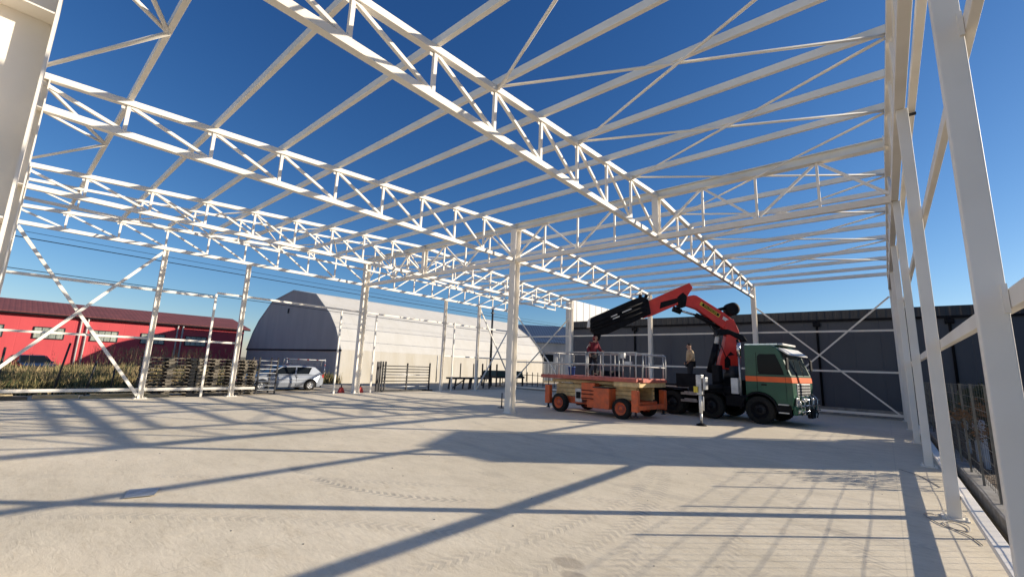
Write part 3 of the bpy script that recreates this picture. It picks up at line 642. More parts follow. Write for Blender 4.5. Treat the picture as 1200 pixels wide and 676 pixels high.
# ------------------------------------------------------------------ wheels
def wheel(name, parent, c, r, w, side, rim='alloy', spokes=5, dual=False, hub='black'):
    """axis along local y, side = -1/+1 outer direction"""
    prof = [(r * .60, -w / 2), (r * .93, -w / 2), (r * .985, -w * .38), (r, -w * .2), (r, w * .2), (r * .985, w * .38), (r * .93, w / 2), (r * .60, w / 2)]
    t_ = MB().lathe(c, 'y', prof, 36); n = 32
    for k in range(n):
        a = 2 * math.pi * k / n
        for sg in (-1, 1):
            p = Vector(c) + Vector((math.cos(a + sg * .05) * r, sg * w * .22, math.sin(a + sg * .05) * r)); 
            d = Vector((math.cos(a), 0, math.sin(a))); tt = Vector((-math.sin(a), 0, math.cos(a)))
            t_.bar(p - d * .01 + Vector((0, -w * .2, 0)), p - d * .01 + Vector((0, w * .2, 0)), r * .07, r * .035, d)
    wo = MB(); tyre = t_.build('tyre', 'rubber', None)
    y0 = side * w * .5
    rm = MB().lathe(c, 'y', [(r * .61, -w / 2 * side), (r * .61, side * w * .30), (r * .64, side * w * .5), (r * .57, side * w * .50), (r * .54, side * w * .22), (r * .22, side * w * .16), (r * .2, side * w * .42), (.001, side * w * .44)], 28)
    holder = rm.build(name, rim, parent); tyre.parent = holder
    if spokes:
        sp = MB()
        for k in range(spokes):
            a = 2 * math.pi * k / spokes + .3; p0 = Vector(c) + Vector((0, side * w * .40, 0)); p1 = Vector(c) + Vector((math.cos(a) * r * .58, side * w * .46, math.sin(a) * r * .58))
            sp.bar(p0, p1, r * .16, r * .1, (0, 1, 0))
        sp.build('spokes', rim, holder)
    else:
        sp = MB().lathe(c, 'y', [(r * .40, side * w * .19), (r * .40, side * w * .23), (r * .26, side * w * .24), (r * .24, side * w * .40), (.001, side * w * .43)], 16)
        for k in range(8):
            a = 2 * math.pi * k / 8; sp.lathe(Vector(c) + Vector((math.cos(a) * r * .33, 0, math.sin(a) * r * .33)), 'y', [(r * .05, side * w * .16), (r * .05, side * w * .28), (.001, side * w * .28)], 8)
        sp.build('hub', hub, holder)
    return holder

# ------------------------------------------------------------------ silver hatchback
def arch(cx, r, n=9, z0=.28):
    return [(cx + r * math.cos(a), .31 + r * math.sin(a)) for a in [math.pi * k / (n - 1) for k in range(n)]]
def hatchback(label, loc, rz, paint, group=None):
    t_ = thing('parked_car', label, 'car', loc, rz, group)
    # side outline, x forward, length 4.2
    low = [(2.08, .32), (2.12, .50), (2.08, .66), (1.95, .76), (1.55, .86), (1.05, .94), (.30, .96), (-1.2, .98), (-1.86, .96), (-2.06, .84), (-2.10, .60), (-2.06, .34)]
    a1 = [(p[0], p[1]) for p in arch(-1.26, .36)]; a2 = arch(1.32, .36)
    bottom = [(-1.9, .2)] + [(-1.62, .2)] + [p for p in reversed(a1) if p[1] > .21][:] + [(-.9, .2), (.96, .2)] + [p for p in reversed(a2) if p[1] > .21] + [(1.68, .2), (1.95, .22)]
    # clean: go front-top to rear along top then bottom back to front
    poly = low + bottom
    hw = .89; mb = MB(); n = len(poly)
    def off(x, z):  # half width with tumble and rounded ends in plan
        e = max(0, abs(x) - 1.5) / .62
        return hw - .16 * e * e - .05 * max(0, (z - .75)) / .25 - .03 * max(0, (.45 - z) / .25)
    vs = [(x, -off(x, z), z) for x, z in poly] + [(x, off(x, z), z) for x, z in poly]
    # triangulated sides by bmesh ngon fill; faces ordered by prism
    mb.add(vs, [tuple(range(n)), tuple(range(2 * n - 1, n - 1, -1))] + [(i, i + n, (i + 1) % n + n, (i + 1) % n) for i in range(n)])
    body = mb.build('body', paint, t_, bevel=.035)
    # greenhouse: roof shell over darker glass
    def loft(profile, name, mat, inset=0.0, par=None):
        m_ = MB(); k = len(profile)
        v = [(x, -(w), z) for x, z, w in profile] + [(x, w, z) for x, z, w in profile]
        m_.add(v, [tuple(range(k)), tuple(range(2 * k - 1, k - 1, -1))] + [(i, i + k, (i + 1) % k + k, (i + 1) % k) for i in range(k)])
        return m_.build(name, mat, par or t_, bevel=.02)
    loft([(1.06, .93, .78), (.22, 1.385, .60), (-1.35, 1.395, .60), (-1.98, .97, .74)], 'windows', 'glass')
    loft([(.34, 1.37, .63), (.18, 1.43, .60), (-.6, 1.475, .58), (-1.4, 1.43, .58), (-1.62, 1.37, .62), (-1.4, 1.36, .64), (-.6, 1.385, .645), (.2, 1.35, .645)], 'roof', paint)
    for sy in (-1, 1):
        pl = MB()
        pl.bar((1.10, sy * .80, .93), (.28, sy * .645, 1.38), .06, .05); pl.build('pillar', paint, t_); pl = MB(); pl.bar((-.42, sy * .80, .96), (-.50, sy * .645, 1.37), .07, .03)
        pl.build('pillar', paint, t_); pl = MB()
        pl.prism([(-1.15, .96), (-1.98, .96), (-1.55, 1.38), (-1.38, 1.385)], 'y', 0, 1, lambda p, a: (p[0], sy * ((.655 if p[1] > 1.2 else .81) - .03 * (1 - a)), p[1]))
        pl.build('pillar', paint, t_)
        MB().box(.86, 1.0, sy * .86 - .06, sy * .86 + .06, .93, 1.05).build('mirror', paint, t_, bevel=.03)
        for xh in (.42, -.50): MB().box(xh - .07 - .9 * (xh > 0) * 0, xh + .07, sy * .885 - .012, sy * .885 + .012, .80, .825).build('door_handle', paint, t_)
        MB().box(.60, .612, sy * .872 - .02, sy * .872 + .02, .3, .95).box(-.46, -.448, sy * .876 - .02, sy * .876 + .02, .3, .95).build('door_gap', 'black', t_)
        MB().prism([(2.03, .60), (1.96, .73), (1.62, .80), (1.70, .66)], 'y', sy * .60, sy * .80).build('headlight', 'lamp_clear', t_, bevel=.02)
        MB().box(-2.08, -1.86, sy * .60 - .14, sy * .60 + .16, .74, .92).build('tail_light', 'lamp_red', t_, bevel=.02)
    MB().box(2.02, 2.12, -.62, .62, .30, .45).build('lower_grille', 'black', t_, bevel=.01); MB().box(2.0, 2.105, -.42, .42, .56, .64).build('grille', 'black', t_, bevel=.01)
    MB().box(-1.95, 1.95, -.80, .80, .17, .28).build('underbody', 'black', t_)
    for xw in (-1.26, 1.32):
        for sy in (-1, 1): wheel('wheel', t_, (xw, sy * .78, .31), .31, .21, sy)
    return t_
hatchback('silver hatchback parked on the gravel behind the gable columns, shadows across its doors', (-26.0, 10.75, -.03), R(-90), 'silver').scale = (1, 1, .93)
hatchback('dark car half hidden by tall weeds before the red building', (-46, 1.9, -.16), R(12), 'car_dark')

# ------------------------------------------------------------------ scissor lift
sl = thing('scissor_lift', 'orange rough terrain scissor lift with cream yellow scissor arms, lowered beside the crane truck', 'scissor lift', (-8.9, 15.2, 0), R(-4))
W = 2.2   # body runs from local y = 0 (near side) to W
MB().box(-1.85, 1.95, .35, W - .35, .36, .62).build('chassis', 'orange', sl, bevel=.02)
for x, y, sd_ in ((-1.43, .12, -1), (1.42, .12, -1), (-1.43, W - .12, 1), (1.42, W - .12, 1)): wheel('wheel', sl, (x, y, .37), .37, .26, sd_, 'orange', 0, hub='orange_red')
# side boxes
MB().box(-.30, .32, -.02, .5, .58, 1.22).box(-.02, .30, -.03, .0, .3, .58).build('engine_cover', 'orange', sl, bevel=.02)
MB().box(.32, 1.0, -.10, .55, .30, 1.06).build('battery_box', 'orange', sl, bevel=.02)
MB().box(.30, 1.02, -.12, .56, 1.062, 1.10).build('box_lid', 'dark_steel', sl)
MB().box(-.62, -.30, .02, .5, .45, .98).build('control_panel', 'galv', sl, bevel=.02)
MB().box(-.56, -.36, .0, .03, .60, .85).build('control_screen', 'black', sl)
for z in (.62, .78, .92): MB().box(-.30, .32, -.045, -.02, z, z + .03).build('cover_slot', 'black', sl)
MB().box(-1.0, 1.0, .6, W - .6, .30, 1.0).build('hydraulic_bay', 'black', sl)
# scissor arms, folded flat
for lv in range(3):
    z0 = .70 + .165 * lv
    for y in (.42, W - .42):
        MB().bar((-1.85, y, z0), (1.85, y, z0 + .05), .08, .145).build('scissor_arm', 'scissor_yellow', sl, bevel=.006); MB().bar((-1.85, y + (.12 if y < 1 else -.12), z0 + .05), (1.85, y + (.12 if y < 1 else -.12), z0), .08, .145).build('scissor_arm', 'scissor_yellow', sl, bevel=.006)
MB().box(-2.0, 2.1, .30, W - .30, 1.18, 1.30).build('platform_beam', 'scissor_yellow', sl, bevel=.01)
MB().box(1.15, 2.18, -.0, W - .1, 1.16, 1.33).build('deck_extension_frame', 'scissor_yellow', sl, bevel=.01)
# corner outrigger housings
for x, y in ((-1.98, .02), (2.02, .02), (-1.98, W - .02), (2.02, W - .02)):
    o = MB().box(x - .12, x + .12, y - .1, y + .1, .30, 1.05).build('outrigger', 'orange', sl, bevel=.02)
    MB().tube([(x, y, .3), (x, y, .16)], .04, 8).lathe((x, y, 0), 'z', [(.001, .17), (.09, .16), (.09, .13), (.001, .13)], 12).build('foot_pad', 'dark_steel', o)
MB().box(1.95, 2.15, .1, W - .1, .36, .52).build('bumper', 'orange', sl, bevel=.02); MB().box(-2.1, -1.9, .1, W - .1, .36, .52).build('bumper', 'orange', sl, bevel=.02)
MB().box(-2.36, 2.10, -.06, W + .06, 1.335, 1.47).build('deck', 'orange_red', sl, bevel=.01)
MB().box(2.105, 2.26, .15, W - .15, 1.335, 1.44).build('deck_step', 'orange_red', sl, bevel=.01)
# guard rails: each run a part
def rail_run(pts, closed=False, zs=(1.47 + .93, 1.47 + .47), step=.62):
    mb = MB()
    for z in zs:
        for a, b in zip(pts, pts[1:]): mb.tube([(a[0], a[1], z), (b[0], b[1], z)], .025, 8)
    for a, b in zip(pts, pts[1:]):
        L = (Vector(b) - Vector(a)).length; n = max(1, round(L / step))
        for k in range(n + 1):
            p = Vector(a) + (Vector(b) - Vector(a)) * k / n; mb.tube([(p.x, p.y, 1.44), (p.x, p.y, zs[0])], .025, 8)
    return mb.build('guard_rail', 'rail_paint', sl)
rail_run([(-2.3, 0), (-.1, 0)], step=.74); rail_run([(-.02, .03), (2.05, .03)], step=.70); rail_run([(-2.3, W), (2.05, W)], step=.72); rail_run([(-2.3, 0), (-2.3, W)], step=1.1)
MB().tube([(2.05, .03, 2.40), (2.22, .25, 2.33), (2.24, W - .2, 2.33), (2.05, W, 2.40)], .025, 8).tube([(2.2, .2, 1.44), (2.24, .2, 2.33)], .025, 8).tube([(2.24, W - .2, 1.44), (2.24, W - .2, 2.33)], .025, 8).tube([(2.22, .2, 1.9), (2.22, W - .2, 1.9)], .024, 8).build('guard_rail', 'rail_paint', sl)
rail_run([(.35, W * .5), (2.0, W * .5)], step=.55)
MB().box(1.35, 1.55, .05, .2, 2.18, 2.38).build('control_box', 'galv', sl, bevel=.02); MB().box(1.55, 1.85, .08, .2, 1.95, 2.08).build('control_box', 'galv', sl)
bk = thing('blue_bucket', 'blue plastic bucket standing on the lift platform near its left end', 'bucket', tuple(wm(sl) @ Vector((-1.45, .9, 1.47))))
MB().lathe((0, 0, 0), 'z', [(.001, .005), (.12, .005), (.155, .33), (.165, .33), (.165, .35), (.15, .35), (.115, .03), (.001, .03)], 20).build('pail', 'blue', bk)
MB().tube([(.16 * math.cos(a), 0, .33 + .15 * math.sin(a)) for a in [math.pi * k / 10 for k in range(11)]], .006, 6).build('handle', 'galv', bk)

# ------------------------------------------------------------------ crane truck (x forward, y left, origin under the front axle)
tk = thing('crane_truck', 'green and orange lorry with raised red and black folding loader crane, parked by the lift', 'truck', (-3.476, 19.738, 0), R(-8))
arch_f = [(.66 * math.cos(a), .5 + .66 * math.sin(a)) for a in [math.pi * k / 10 for k in range(11)]]
cabp = [(1.42, .62), (1.50, 1.05), (1.47, 1.55), (1.42, 1.78), (.92, 2.60), (.76, 2.78), (.5, 2.87), (-.30, 2.88), (-.42, 2.84), (-.44, 1.0)] + [(-.44, .78)] + [p for p in reversed(arch_f) if -.44 < p[0] < .66 and p[1] > .62] + [(.68, .62)]
cab = MB().prism(cabp, 'y', -1.2, 1.2).build('cab', 'truck_green', tk, bevel=.04)
for sy in (-1, 1):
    y0, y1 = (sy * 1.203, sy * 1.213)
    w_ = MB().prism([(.02, 1.90), (.02, 2.46), (.10, 2.54), (.66, 2.54), (.88, 2.2), (1.06, 1.88), (1.0, 1.80), (.12, 1.80)], 'y', y0, y1).build('side_window', 'glass', cab)
    MB().prism([(.02, 1.80), (.02, 1.84), (1.08, 1.84), (1.09, 1.80)], 'y', y1, sy * 1.222).build('window_sill', 'black', w_)
    MB().prism([(-.425, 1.53), (-.425, 1.72), (1.455, 1.72), (1.475, 1.53)], 'y', y0, sy * 1.208).build('stripe', 'stripe', cab)
    for xx in (-.02, 1.14): MB().box(xx - .006, xx + .006, min(y0, sy * 1.21), max(y0, sy * 1.21), .86 if xx > 1 else 1.2, 2.6 if xx < 1 else 1.80).build('door_gap', 'black', cab)
    MB().box(.12, .30, sy * 1.21 - .015, sy * 1.21 + .03, 1.40, 1.45).build('door_handle', 'black', cab)
    ar = MB()
    ar.prism([(p[0], p[1]) for p in arch_f] + [(p[0] * .9, .5 + (p[1] - .5) * .9) for p in reversed(arch_f)], 'y', sy * .78, sy * 1.25); ar.build('wheel_arch', 'black', cab)
    MB().box(.70, 1.25, sy * 1.23 - .06, sy * 1.23 + .02, .74, .78).box(.70, 1.25, sy * 1.2 - .09, sy * 1.2 + .02, .46, .50).build('step', 'galv', cab)
    MB().box(.66, 1.35, sy * 1.15 - .08, sy * 1.15 + .05, .42, .74).build('step_panel', 'black', cab)
    mi = MB().tube([(1.16, sy * 1.2, 2.45), (1.38, sy * 1.40, 2.45), (1.38, sy * 1.40, 1.9), (1.24, sy * 1.22, 1.85)], .018, 6).build('mirror_arm', 'black', cab)
    MB().box(1.33, 1.43, sy * 1.42 - .12, sy * 1.42 + .1, 1.98, 2.40).build('mirror', 'black', mi, bevel=.03)
def fr(z, off=0.0):  # x of the cab front at height z
    pts = [(.62, 1.42), (1.05, 1.50), (1.55, 1.47), (1.78, 1.42), (2.60, .92), (2.78, .76)]
    for (z0, x0), (z1, x1) in zip(pts, pts[1:]):
        if z <= z1: return x0 + (x1 - x0) * (z - z0) / (z1 - z0) + off
    return .76 + off
ws = MB().prism([(fr(1.80, .004), 1.80), (fr(2.58, .004), 2.58), (fr(2.58, .016), 2.585), (fr(1.80, .016), 1.80)], 'y', -1.06, 1.06).build('windscreen', 'windscreen', cab)
for y in (-.5, .25): MB().tube([(fr(1.78, .03), y, 1.78), (fr(2.35, .035), y + .35, 2.35)], .012, 6).build('wiper', 'black', ws)
MB().prism([(fr(1.53, .004), 1.53), (fr(1.72, .004), 1.72), (fr(1.72, .012), 1.72), (fr(1.53, .012), 1.53)], 'y', -1.19, 1.19).build('stripe', 'stripe', cab)
MB().prism([(.84, 2.70), (1.36, 2.50), (1.38, 2.53), (.86, 2.78)], 'y', -1.12, 1.12).build('sun_visor', 'white', cab)
MB().box(.2, .9, -.75, .75, 2.885, 2.96).build('roof_beacon_bar', 'white', cab, bevel=.02)
MB().box(-.42, .78, -1.12, -1.06, 2.885, 2.93).build('roof_rail', 'chrome', cab)
gr_ = MB().box(1.47, 1.53, -.78, .78, 1.05, 1.50).build('grille', 'galv', cab, bevel=.01)
for z in (1.12, 1.22, 1.32, 1.42): MB().box(1.53, 1.545, -.72, .72, z - .02, z + .02).build('grille_slot', 'black', gr_)
MB().box(1.40, 1.66, -1.22, 1.22, .42, .74).build('bumper', 'truck_green', cab, bevel=.05)
for sy in (-1, 1):
    MB().lathe((1.60, sy * .92, .80), 'x', [(.001, .05), (.09, .045), (.11, .0), (.11, -.12), (.001, -.12)], 16).build('headlight', 'lamp_clear', cab)
    MB().box(1.52, 1.60, sy * .92 - .16, sy * .92 + .16, .66, 1.02).build('headlight_surround', 'galv', cab, bevel=.02)
    MB().box(1.60, 1.70, sy * 1.05 - .1, sy * 1.05 + .08, .50, .60).build('fog_lamp', 'lamp_clear', cab)
bb = MB()
for sy in (-1, -.34, .34, 1): bb.tube([(1.66, sy * .78, .42), (1.84, sy * .78, .48), (1.86, sy * .78, .95), (1.60, sy * .78, 1.12)], .028, 8)
for z in (.55, .75, .95): bb.tube([(1.85, -1.08, z), (1.86, 0, z), (1.85, 1.08, z)], .028, 8)
bb.tube([(1.62, -1.2, .95), (1.80, -1.15, .9), (1.84, -1.08, .62), (1.66, -1.18, .5)], .025, 8)
bb.build('bull_bar', 'chrome', cab)
tw = MB().box(1.70, 1.95, -.22, .22, .30, .62).tube([(1.8, -.5, .7), (1.95, -.55, .5), (1.92, -.5, .32)], .03, 6).tube([(1.8, .4, .7), (1.98, .45, .45), (1.93, .4, .3)], .03, 6).build('tow_coupling', 'black', cab)
MB().box(1.515, 1.53, -.26, .26, .86, .98).build('number_plate', 'white', cab)
def squeeze(o, k=.60, x0=.6):
    for v_ in o.data.vertices:
        if v_.co.x > x0: v_.co.x = x0 + (v_.co.x - x0) * k
    for c_ in o.children: squeeze(c_, k, x0)
squeeze(cab)
# chassis
MB().box(-7.6, .9, -.48, -.36, .70, .98).box(-7.6, .9, .36, .48, .70, .98).box(-7.6, -7.5, -.48, .48, .72, .96).build('chassis_frame', 'black', tk)
for xa in (0, -1.80, -3.45, -4.80):
    for sy in (-1, 1):
        dual = xa < -2
        wheel('wheel', tk, (xa, sy * (1.06), .5), .5, .30, sy, 'black', 0, hub='dark_steel')
        if dual: wheel('wheel', tk, (xa, sy * .72, .5), .5, .28, sy, 'black', 0, hub='dark_steel')
    MB().tube([(xa, -1, .5), (xa, 1, .5)], .07, 8).lathe((xa, 0, .5), 'x', [(.001, -.2), (.16, -.1), (.16, .1), (.001, .2)], 12).build('axle', 'black', tk)
for xa in (-1.80, -4.12):
    hw_ = .62 if xa > -2 else 1.3
    for sy in (-1, 1):
        MB().prism([(xa - hw_, .92), (xa - hw_ + .12, 1.10), (xa + hw_ - .12, 1.10), (xa + hw_, .92), (xa + hw_ - .04, .90), (xa + hw_ - .16, 1.06), (xa - hw_ + .16, 1.06), (xa - hw_ + .04, .90)], 'y', sy * .80, sy * 1.24).build('mudguard', 'black', tk)
# flatbed
MB().box(-7.7, -1.95, -1.24, 1.24, 1.14, 1.28).build('flatbed', 'black', tk, bevel=.01)
MB().box(-7.7, -2.45, -1.265, -1.243, 1.14, 1.20).build('bed_trim', 'galv', tk)
MB().box(-3.18, -1.98, -1.27, -1.22, 1.16, 1.72).build('side_board', 'black', tk)
MB().box(-7.7, -7.6, -1.24, 1.24, 1.28, 1.7).build('tailboard', 'black', tk)
for z in (.62, .90): MB().box(-2.85, -2.35 + .0, -1.24, -1.2, z, z + .10).build('side_guard', 'galv', tk)
for z in (.58, .86): MB().box(-3.0 - .0, -2.30, -1.255, -1.242, z, z + .09).build('side_guard', 'galv', tk)
MB().box(-1.22, -.52, -1.18, -.55, .55, .98).build('fuel_tank', 'black', tk, bevel=.05); MB().box(-1.22, -.52, .55, 1.18, .55, .98).build('fuel_tank', 'black', tk, bevel=.05)
MB().box(-.98, -.72, -1.19, -1.02, 1.02, 1.62).build('tool_cabinet', 'white', tk, bevel=.02)
ex = MB().tube([(-.66, -1.08, .9), (-.66, -1.08, 2.45)], .045, 12).build('exhaust_stack', 'galv', tk)
MB().tube([(-.66, -1.08, 2.45), (-.66, -1.08, 2.98)], .075, 12).build('heat_shield', 'chrome', ex)
MB().tube([(-.66, -1.08, 2.96), (-.70, -1.08, 3.10)], .055, 10).build('tip', 'black', ex)
# crane: drawn in the vertical plane through its column
BX, BY = -4.8426, 19.9299; UX, UY = -0.78841, -0.61516
def cp(s, z, off=0.0): return (BX + UX * s - UY * off, BY + UY * s + UX * off, z + .0)
def cprism(poly, hw_, name, mat, par, bevel=.02):
    mb = MB(); mb.prism(poly, 'y', -hw_, hw_, lambda p, a: cp(p[0], p[1], a)); return mb.build(name, mat, par, bevel=bevel, world=True)
def ctube(pts, r, name, mat, par, off=0.0, n=12):
    return MB().tube([cp(s, z, off) for s, z in pts], r, n).build(name, mat, par, world=True)
base = MB().box(-1.95, -.75, -.62, .62, .95, 1.55).box(-1.75, -.95, -1.15, 1.15, .98, 1.28).build('crane_base', 'black', tk, bevel=.03)
MB().lathe((-1.38, 0, 0), 'z', [(.001, 1.55), (.34, 1.55), (.34, 1.8), (.26, 1.86), (.26, 2.1), (.001, 2.1)], 24).build('slew_ring', 'dark_steel', base)
MB().box(-1.70, -1.42, -1.18, -.80, 1.42, 2.10).build('valve_block', 'black', base, bevel=.02)
col = cprism([(-.30, 1.95), (.60, 1.95), (.50, 2.4), (.34, 2.85), (.20, 3.45), (.30, 3.72), (.20, 3.98), (-.10, 4.04), (-.30, 3.55), (-.33, 2.8)], .17, 'crane_column', 'red', tk)
cprism([(.12, 2.0), (.36, 2.0), (.36, 2.35), (.24, 2.5), (.12, 2.35)], .172, 'column_recess', 'black', col, 0)
cprism([(-.06, 2.55), (.26, 2.48), (.10, 2.68)], .174, 'warning_triangle', 'black', col, 0)
mainb = cprism([(2.06, 4.78), (1.92, 4.93), (1.49, 5.02), (1.36, 4.99), (.23, 4.28), (-.12, 3.98), (-.02, 3.72), (.22, 3.55), (.50, 3.74), (1.38, 4.42), (1.72, 4.53), (2.04, 4.58)], .14, 'main_boom', 'red', tk)
for sg in (-1, 1):
    cprism([(1.22, 4.70), (.38, 4.14), (.44, 4.03), (1.28, 4.59)], .0, 'x', 'yellow', mainb, 0) if False else None
def boom_side_plate(poly, sg, name, mat, t0=.1405, t1=.146):
    mb = MB(); mb.prism(poly, 'y', sg * t0, sg * t1, lambda p, a: cp(p[0], p[1], a)); return mb.build(name, mat, mainb, world=True)
for sg in (-1, 1):
    pl_y = boom_side_plate([(1.20, 4.74), (.42, 4.22), (.50, 4.09), (1.28, 4.61)], sg, 'name_plate', 'yellow')
    boom_side_plate([(1.13, 4.675), (.46, 4.225), (.52, 4.125), (1.19, 4.575)], sg, 'name_plate_field', 'black', .1455, .150)
    boom_side_plate([(.30, 4.15), (.06, 3.98), (.10, 3.86), (.36, 4.03)], sg, 'name_plate_small', 'white')
cprism([(2.2, 4.9), (1.95, 5.12), (1.78, 4.95), (1.86, 4.50), (2.15, 4.42)], .17, 'elbow_joint', 'black', mainb, .03)
outer = cprism([(3.60, 4.66), (3.40, 4.72), (1.66, 5.54), (1.52, 5.34), (1.92, 4.70), (2.48, 4.44), (3.20, 4.10), (3.62, 3.96)], .13, 'outer_boom', 'red', tk)
cprism([(2.9, 4.66), (2.2, 4.86), (1.98, 4.78), (2.3, 4.62), (2.95, 4.38)], .135, 'boom_recess', 'black', outer, 0)
ext = cprism([(5.92, 3.78), (5.85, 3.90), (3.95, 4.80), (3.66, 4.88), (3.42, 4.76), (3.32, 4.14), (3.70, 3.96), (5.12, 3.24), (5.60, 3.16), (5.86, 3.34)], .20, 'telescopic_boom', 'black', tk, .04)
for k, (z0, z1) in enumerate(((.24, .20), (-.02, -.02), (-.26, -.22))):
    for sg in (-1, 1):
        ctube([(5.80, 3.52 + z0 * .6), (3.55, 4.48 + z1)], .045, 'extension_ram', 'black', ext, sg * .23)
for s_, z_, l_ in ((5.02, 3.93, .25), (4.55, 4.13, .38), (4.95, 3.84, .28)):
    cprism([(s_, z_), (s_ - l_, z_ + l_ * .44), (s_ - l_, z_ + l_ * .44 + .05), (s_, z_ + .05)], .285, 'lettering_mark', 'white', ext, 0)
for s_ in (3.5, 3.75): ctube([(s_, 4.86), (s_ - .05, 4.98)], .07, 'hose_guide', 'black', ext)
cprism([(5.98, 3.50), (5.93, 3.85), (5.87, 3.86), (5.90, 3.48)], .19, 'end_plate', 'white', ext, 0)
cprism([(5.72, 3.24), (5.40, 3.22), (5.46, 2.98), (5.60, 2.90), (5.72, 3.0)], .06, 'boom_tip', 'black', ext, .02)
ctube([(5.58, 2.98), (5.55, 2.86), (5.62, 2.80), (5.68, 2.86)], .025, 'hook', 'red', ext)
# rams, winch, hoses
ctube([(2.10, 4.36), (1.38, 4.17)], .045, 'ram_rod', 'chrome', mainb); rb = ctube([(1.40, 4.18), (.42, 3.72)], .10, 'boom_ram', 'black', mainb)
ctube([(2.35, 4.42), (2.02, 4.30)], .12, 'ram_head', 'black', mainb)
ctube([(.50, 3.42), (.62, 2.90)], .085, 'ram_rod', 'white', col, 0); ctube([(.60, 2.98), (.92, 1.80)], .125, 'lift_ram', 'black', col, 0)
cprism([(.66, 3.30), (.55, 3.58), (.16, 3.60), (-.45, 3.36), (-.62, 3.12), (-.42, 3.10), (.1, 3.38), (.4, 3.36)], .22, 'knee_linkage', 'black', col, .03)
wd_ = MB(); c0 = Vector(cp(-.10, 4.47)); ax = Vector((-UY, UX, 0))
ctube([(-.10, 4.47), (-.101, 4.471)], .01, 'winch_pin', 'black', mainb)
MB().tube([c0 - ax * .22, c0 - ax * .2, c0 + ax * .2, c0 + ax * .22], [.2, .27, .27, .2], 20).build('winch', 'black', mainb, world=True)
ctube([(.12, 4.52), (.42, 4.44), (.5, 4.36)], .07, 'winch_arm', 'black', mainb)
for k, off in enumerate((-.20, -.16, .18)):
    ctube([(1.3, 4.25), (.8, 3.85 - .06 * k), (.52, 3.42), (.50, 3.0), (.25, 2.3), (.1, 1.9)], .018, 'hydraulic_hose', 'black', col, off, 6)
# boom lettering
fc = bpy.data.curves.new('boom_lettering', 'FONT'); fc.body = 'PALFINGER'; fc.size = .125; fc.align_x = 'CENTER'; fc.align_y = 'CENTER'; fc.extrude = .002
fo = bpy.data.objects.new('lettering', fc); C.objects.link(fo); fc.materials.append(M['yellow'])
def plane_mat(s, z, off, s2, z2):
    o = Vector(cp(s, z, off)); xax = (Vector(cp(s2, z2, off)) - o).normalized(); nrm = Vector((-UY, UX, 0)) * (1 if off > 0 else -1)
    if nrm.dot(Vector((0, -1, 0))) < 0: pass
    yax = nrm.cross(xax).normalized(); return Matrix((( xax.x, yax.x, nrm.x, o.x), (xax.y, yax.y, nrm.y, o.y), (xax.z, yax.z, nrm.z, o.z), (0, 0, 0, 1)))
cam_side = 1 if Vector((-UY, UX, 0)).dot(Vector((0, 0, 0)) - Vector((BX, BY, 0))) > 0 else -1
pm = plane_mat(.825, 4.40, cam_side * .1515, .3, 4.05)
if pm.col[1].z < 0: pm = pm @ Matrix.Rotation(math.pi, 4, 'Z')
bpy.context.view_layer.update()
fm = bpy.data.meshes.new_from_object(fo); bpy.data.objects.remove(fo); fo = bpy.data.objects.new('lettering', fm); C.objects.link(fo)
fo.parent = mainb; fo.matrix_local = wm(tk).inverted() @ pm
# stabiliser leg, extended to the near side
og = MB().bar((-1.36, -1.1, 1.18), (-1.36 - .2, -3.30, 1.18), .16, .18).build('outrigger_beam', 'black', tk, bevel=.01)
lx, ly = -4.92, 15.95
inv = wm(tk).inverted(); lp = inv @ Vector((lx, ly, 0))
# shorten so that the leg stands where the beam ends
og2 = MB().box(lp.x - .10, lp.x + .10, lp.y - .10, lp.y + .10, 1.02, 1.70).build('outrigger_head', 'galv', tk, bevel=.02)
MB().box(lp.x - .16, lp.x - .02, lp.y - .15, lp.y - .12, 1.10, 1.30).build('warning_plate', 'yellow', og2)
MB().box(lp.x + .14, lp.x + .24, lp.y - .1, lp.y + .1, 1.2, 1.62).build('valve', 'galv', og2, bevel=.02)
MB().bar((lp.x, lp.y + .13, 1.28), (-1.36, -1.1, 1.28), .12, .14).build('outrigger_link', 'black', og2)
lg = MB().tube([(lp.x, lp.y, 1.04), (lp.x, lp.y, .42)], .055, 12).tube([(lp.x + .1, lp.y, .98), (lp.x + .1, lp.y, .5)], .02, 6).build('stabiliser_leg', 'white', tk)
MB().tube([(lp.x, lp.y, .44), (lp.x, lp.y, .06)], .045, 12).build('ram_rod', 'galv', lg)
MB().lathe((lp.x, lp.y, 0), 'z', [(.001, .09), (.06, .085), (.16, .05), (.17, .004), (.001, .004)], 18).build('foot_pad', 'black', lg)

